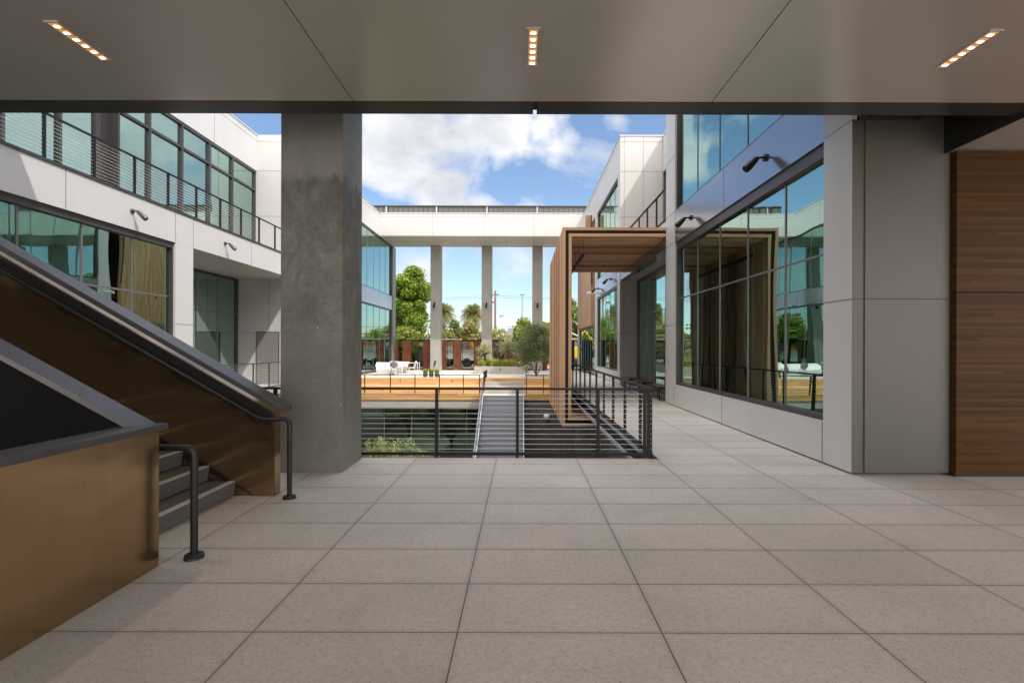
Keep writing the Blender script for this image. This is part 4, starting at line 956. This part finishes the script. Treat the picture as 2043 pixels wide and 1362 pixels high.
for (x, y, h, w_, lf, lab, nm) in (
        (-10.6, 45.6, 3.4, 3.4, 'leaf_yellow', 'yellow green bush below the big street tree', 'bush'),
        (-8.3, 60, 5.0, 3.4, 'leaf_mid', 'pointed mid green tree right of the leftmost far column', 'tree'),
        (-8.2, 52, 3.2, 3.2, 'leaf_rust', 'low rust tinged bush behind the orange truck', 'bush'),
        (-6.0, 58, 4.5, 3.6, 'leaf_rust', 'rust tinged bush in front of the right palm', 'bush'),
        (-6.1, 66, 3.4, 5, 'leaf_mid', 'low green trees between the two palms', 'tree'),
        (-3.1, 62, 3.7, 4.6, 'leaf_yellow', 'yellow green bush behind the brown utility pole', 'bush'),
        (-1.6, 48, 3.2, 2.8, 'leaf_pink', 'pale pink blossoming bush behind the yuccas', 'bush'),
        (.3, 56, 4.7, 3.8, 'leaf_yellow', 'tall yellow green bush beside the street lamp', 'bush'),
        (2.6, 54, 4.0, 3.2, 'leaf_rust', 'dry looking bush left of the cedar portal', 'bush'),
        (-13.2, 58, 6.5, 5, 'leaf_mid', 'green tree behind the left glass corner', 'tree'),
        (5.9, 56, 7.8, 3.2, 'leaf_mid', 'green tree seen through the cedar portal', 'tree'),
        (9.5, 50, 6.0, 5.0, 'leaf_yellow', 'yellow green tree beyond the far right wing', 'tree'),
        (-16.5, 50, 6.5, 5.5, 'leaf_ficus', 'dense green tree beyond the left wing', 'tree')):
    tree(nm, lab, (x, y, -.2), h * 1.1, w_ * 1.2, M[lf], n=7000, size=.15, clumps=28, trunk_h=.06, group='trees and bushes beyond the fence', cl=.30, cat=nm, flat=1.05)
def palm(label, loc, h, r, nf=270):
    t = thing('palm_tree', label, 'palm', loc, 'palms beyond the fence')
    MB().tube([(0, 0, 0), (.1, 0, h * .5), (0, 0, h)], [.5, .42, .5], 'bark', 10).build('trunk', t)
    b = MB()
    for i in range(nf):
        a = random.uniform(0, 2 * math.pi); el = random.uniform(-1.0, 1.35); L = r * random.uniform(.85, 1.1)
        d = Vector((math.cos(a) * math.cos(el), math.sin(a) * math.cos(el), math.sin(el))); p0 = Vector((0, 0, h))
        pts = [p0 + d * L * t_ + Vector((0, 0, -.55 * L * t_ * t_ * (1 - .35 * abs(el)))) for t_ in (0, .25, .5, .75, 1)]
        b.tube(pts, [.03, .025, .02, .012, .004], 'leaf_palm', 3, False)
        for k_ in range(4):
            for q in range(7):
                t_ = (q + .5) / 7; c = pts[k_].lerp(pts[k_ + 1], t_); dd = (pts[k_ + 1] - pts[k_]).normalized(); s_ = dd.cross(Vector((0, 0, 1))).normalized()
                ln = .8 * (1 - .55 * ((k_ + t_) / 4)); 
                for sg in (-1, 1):
                    tip = c + (s_ * sg * .75 + dd * .6 + Vector((0, 0, -.6))).normalized() * ln
                    b.poly([c - dd * .025, c + dd * .03, tip], [(0, 1, 2)], 'leaf_palm')
    b.build('crown', t); return t
palm('big date palm between the left and middle far columns', (-9.75, 100, -.2), 8.6, 2.9)
palm('big date palm half hidden by the leftmost far column', (-15.4, 98, -.2), 8.6, 2.9)
palm('small palm seen just left of the cedar portal', (3.4, 68, -.2), 4.2, 1.6, 50)
palm('small palm seen inside the cedar portal opening', (7.4, 70, -.2), 5.4, 1.9, 50)
b = MB()
for i in range(170):
    x = random.uniform(-95, 95); y = random.uniform(105, 135); h = random.uniform(2.5, 6.0)
    leaves(b, Vector((x, y, h * .45 - .2)), (random.uniform(2.5, 5), 2.5, h * .6), 85, .5, 'leaf_far', .6)
b.build('distant_trees', kind='stuff', label='distant band of low green trees along the horizon', cat='trees')

# ================================================================== fence beyond the plaza
fe = thing('fence', 'rust coloured steel panels alternating with dark see-through screens behind the plaza', 'fence', (-3, 40.4, -.16))
LF = (3, -40.4, .16)
def fx(px, Y=40.4): return (px - 1041) * Y / 1000
cor = [(785, 794), (804, 820), (845, 858), (880, 890.5), (905.6, 920.5), (947, 955), (972, 984), (1006, 1018), (1040, 1050), (1078, 1092)]
for a, c in cor:
    xa, xc = fx(a), fx(c)
    MB().prism([(xa, 40.2), (xc - .05, 40.42), (xc, 40.5), (xa + .05, 40.28)], 2, -.16, 2.22, 'corten').build('corten_panel', fe, loc=LF)
gaps = [(794, 804), (820, 845), (858, 880), (890.5, 905.6), (920.5, 947), (955, 972), (984, 1006), (1018, 1040), (1050, 1078)]
for a, c in gaps:
    xa, xc = fx(a) + .03, fx(c) - .03
    o = MB().box(xa, 40.44, -.16, xa + .05, 40.5, 2.2, 'steel_dark').box(xc - .05, 40.44, -.16, xc, 40.5, 2.2, 'steel_dark').box(xa + .051, 40.44, 2.14, xc - .051, 40.5, 2.2, 'steel_dark').box(xa + .051, 40.44, -.16, xc - .051, 40.5, -.1, 'steel_dark').build('screen_frame', fe, loc=LF)
    MB().box(xa + .05, 40.46, -.1, xc - .05, 40.47, 2.14, 'screen').build('screen', o)
MB().box(-10.4, 40.52, 2.2, 16, 40.6, 2.28, 'steel_dark').build('top_rail', fe, loc=LF)
for i in range(12):
    x = 2.3 + 1.1 * i
    MB().box(x, 40.4, -.16, x + .85, 40.46, 2.22, 'steel_dark').build('dark_panel', fe, loc=LF)

# ================================================================== street things
t = thing('truck', 'orange works truck parked behind the rust coloured fence', 'truck', (-6.6, 47.5, -.16))
MB().box(-.9, -1, 1.95, .75, 1, 2.3, 'orange').box(-.9, -1, .75, .75, 1, 1.945, 'steel_white').build('cargo_body', t)
MB().box(.80, -1, .6, 2.2, 1, 1.6, 'steel_white').prism([(.85, 1.6), (2.15, 1.6), (1.8, 2.45), (.85, 2.55)], 1, -.95, .95, 'orange').build('cab', t, bevel=.04)
MB().box(-.95, -1.02, 2.31, .8, 1.02, 2.62, 'steel_white').build('roof_box', t)
MB().box(.95, -.99, 1.65, 1.7, -.955, 2.2, 'window_far').build('window', t)
MB().box(-1.0, -.9, .45, 2.2, .9, .58, 'steel_dark').build('chassis', t)
for x in (-.4, 1.5):
    for y in (-1.02, .82):
        MB().lathe([(0, 0), (.2, 0), (.42, .02), (.42, .2), (0, .2)], (x, y, .42), 'rubber', 18, axis=1).build('wheel', t)
t = thing('excavator', 'yellow orange digger on the street behind the cedar portal', 'excavator', (5.2, 47, -.16))
MB().box(-.9, -1, .9, 1.1, 1, 1.9, 'yellow').build('body', t, bevel=.06)
MB().box(-.9, -.95, 1.91, .2, .1, 2.7, 'yellow').box(-.8, -.97, 2.0, .1, -.951, 2.6, 'window_far').build('cab', t)
MB().tube([(-.7, .3, 1.6), (-2.0, .3, 3.4), (-3.2, .3, 2.0)], [.18, .15, .1], 'yellow', 6).build('boom', t)
for y in (-1, .6): MB().box(-1.3, y, 0, 1.4, y + .4, .7, 'rubber').build('track', t, bevel=.15)
t = thing('portable_toilet', 'dark grey portable toilet with a white roof seen through the fence screen', 'portable toilet', (-8.95, 45.2, -.16))
MB().box(-.55, -.55, 0, .55, .55, 1.95, 'grey_plastic').build('body', t, bevel=.02)
MB().prism([(-.6, 1.96), (.6, 1.96), (.4, 2.2), (-.4, 2.2)], 1, -.6, .6, 'white_plastic').build('roof', t, bevel=.02)
MB().box(-.35, -.58, .1, .35, -.552, 1.85, 'pot').build('door', t)
t = thing('construction_frame', 'white tubular steel frame seen through the cedar portal', 'steel frame', (5.6, 52, -.2))
MB().tube([(-.5, 0, 0), (-.5, 0, 4.9), (.5, 0, 4.0), (1.5, 0, 2.6), (.4, 0, 1.4), (-.5, 0, 1.2)], .09, 'steel_white', 8).tube([(-.5, 0, 3.4), (1.3, 0, 2.6)], .07, 'steel_white', 6).tube([(-.5, 0, 2.6), (.4, 0, 1.4)], .07, 'steel_white', 6).build('frame', t)
t = thing('utility_pole', 'brown wooden utility pole carrying wires right of the middle far column', 'utility pole', (-4.25, 80, -.2))
MB().tube([(0, 0, 0), (0, 0, 10.9)], [.22, .15], 'pole_wood', 10).build('pole', t)
MB().box(-.6, -.06, 10.2, .6, .06, 10.32, 'pole_wood').build('crossarm', t)
for x in (-.5, -.25, .25, .5): MB().lathe([(0, 0), (.05, 0), (.06, .12), (0, .16)], (x, 0, 10.32), 'grey_plastic', 8).build('insulator', t)
MB().lathe([(0, 0), (.16, 0), (.16, .6), (0, .6)], (-.35, -.05, 8.9), 'galv', 10).build('transformer', t)
for k_, z in enumerate((9.9, 9.7)):
    b = MB(); xs2 = [(-70, z - .7), (-45, z - 1.0), (-22, z - .7), (-4.25, z), (18, z - .8), (45, z - 1.0), (75, z)]
    b.tube([(x, 80 + k_ * .8, zz) for x, zz in xs2], .018, 'steel_dark', 4)
    b.build('overhead_wire', label='thin overhead wire crossing the sky at the utility pole, %s one' % ('upper', 'lower')[k_], cat='wire', group='overhead wires')
b = MB(); b.tube([(-60, 58, 4.1), (-8, 58, 4.0), (60, 58, 4.2)], .018, 'steel_dark', 4)
b.build('overhead_wire', label='thin low wire above the bushes', cat='wire', group='overhead wires')
t = thing('street_lamp', 'slender grey street lamp between the middle and right far columns', 'street lamp', (.03, 60, -.2))
MB().tube([(0, 0, 0), (0, 0, 8.1)], [.10, .06], 'galv', 8).build('pole', t)
MB().tube([(0, 0, 8.1), (.3, 0, 8.2)], .04, 'galv', 6).box(-.25, -.12, 8.14, .3, .12, 8.24, 'galv').build('lamp_head', t)
t = thing('street_lamp', 'small grey street lamp head behind the brown utility pole', 'street lamp', (-2.9, 75, -.2))
MB().tube([(0, 0, 0), (0, 0, 6), (-.4, 0, 6.5)], .05, 'galv', 6).build('pole', t)
MB().box(-.5, -.15, 6.45, .3, .15, 6.65, 'galv').build('lamp_head', t)
t = thing('church', 'white pointed steeple on the horizon right of the utility pole', 'steeple', (-9.0, 240, -.2))
MB().box(-2.5, -3, 0, 2.5, 3, 9, 'steel_white').build('tower', t)
MB().poly([(-2, -2, 9.01), (2, -2, 9.01), (2, 2, 9.01), (-2, 2, 9.01), (0, 0, 16.5)], [(0, 1, 4), (1, 2, 4), (2, 3, 4), (3, 0, 4)], 'steel_white').build('spire', t)
t = thing('building', 'distant pale flat roofed block with a blue window band on the horizon', 'building', (-3.5, 200, -.2))
MB().box(-5, -5, 0, 5.2, 5, 9.6, 'building_far').build('wall', t)
MB().box(-2.0, -5.05, 6.4, 1.4, -5.001, 9.2, 'window_far').build('window', t); MB().box(-4.7, -5.05, 6.4, -3.0, -5.001, 9.2, 'window_far').build('window', t)
# white building across the street on the left (seen mirrored)
t = thing('building', 'plain white building across the street beyond the left wing', 'building', (-30, 62, -.2))
MB().box(-12, -5, 0, 12, 5, 6, 'building_far').build('wall', t)
for x in (-9, -4, 1, 6): MB().box(x, -5.04, 1, x + 2, -5.001, 3.4, 'window_far').build('window', t)
# low kerb
MB().box(-120, 43.42, -.185, 120, 43.55, -.05, 'concrete').build('kerb', kind='structure')
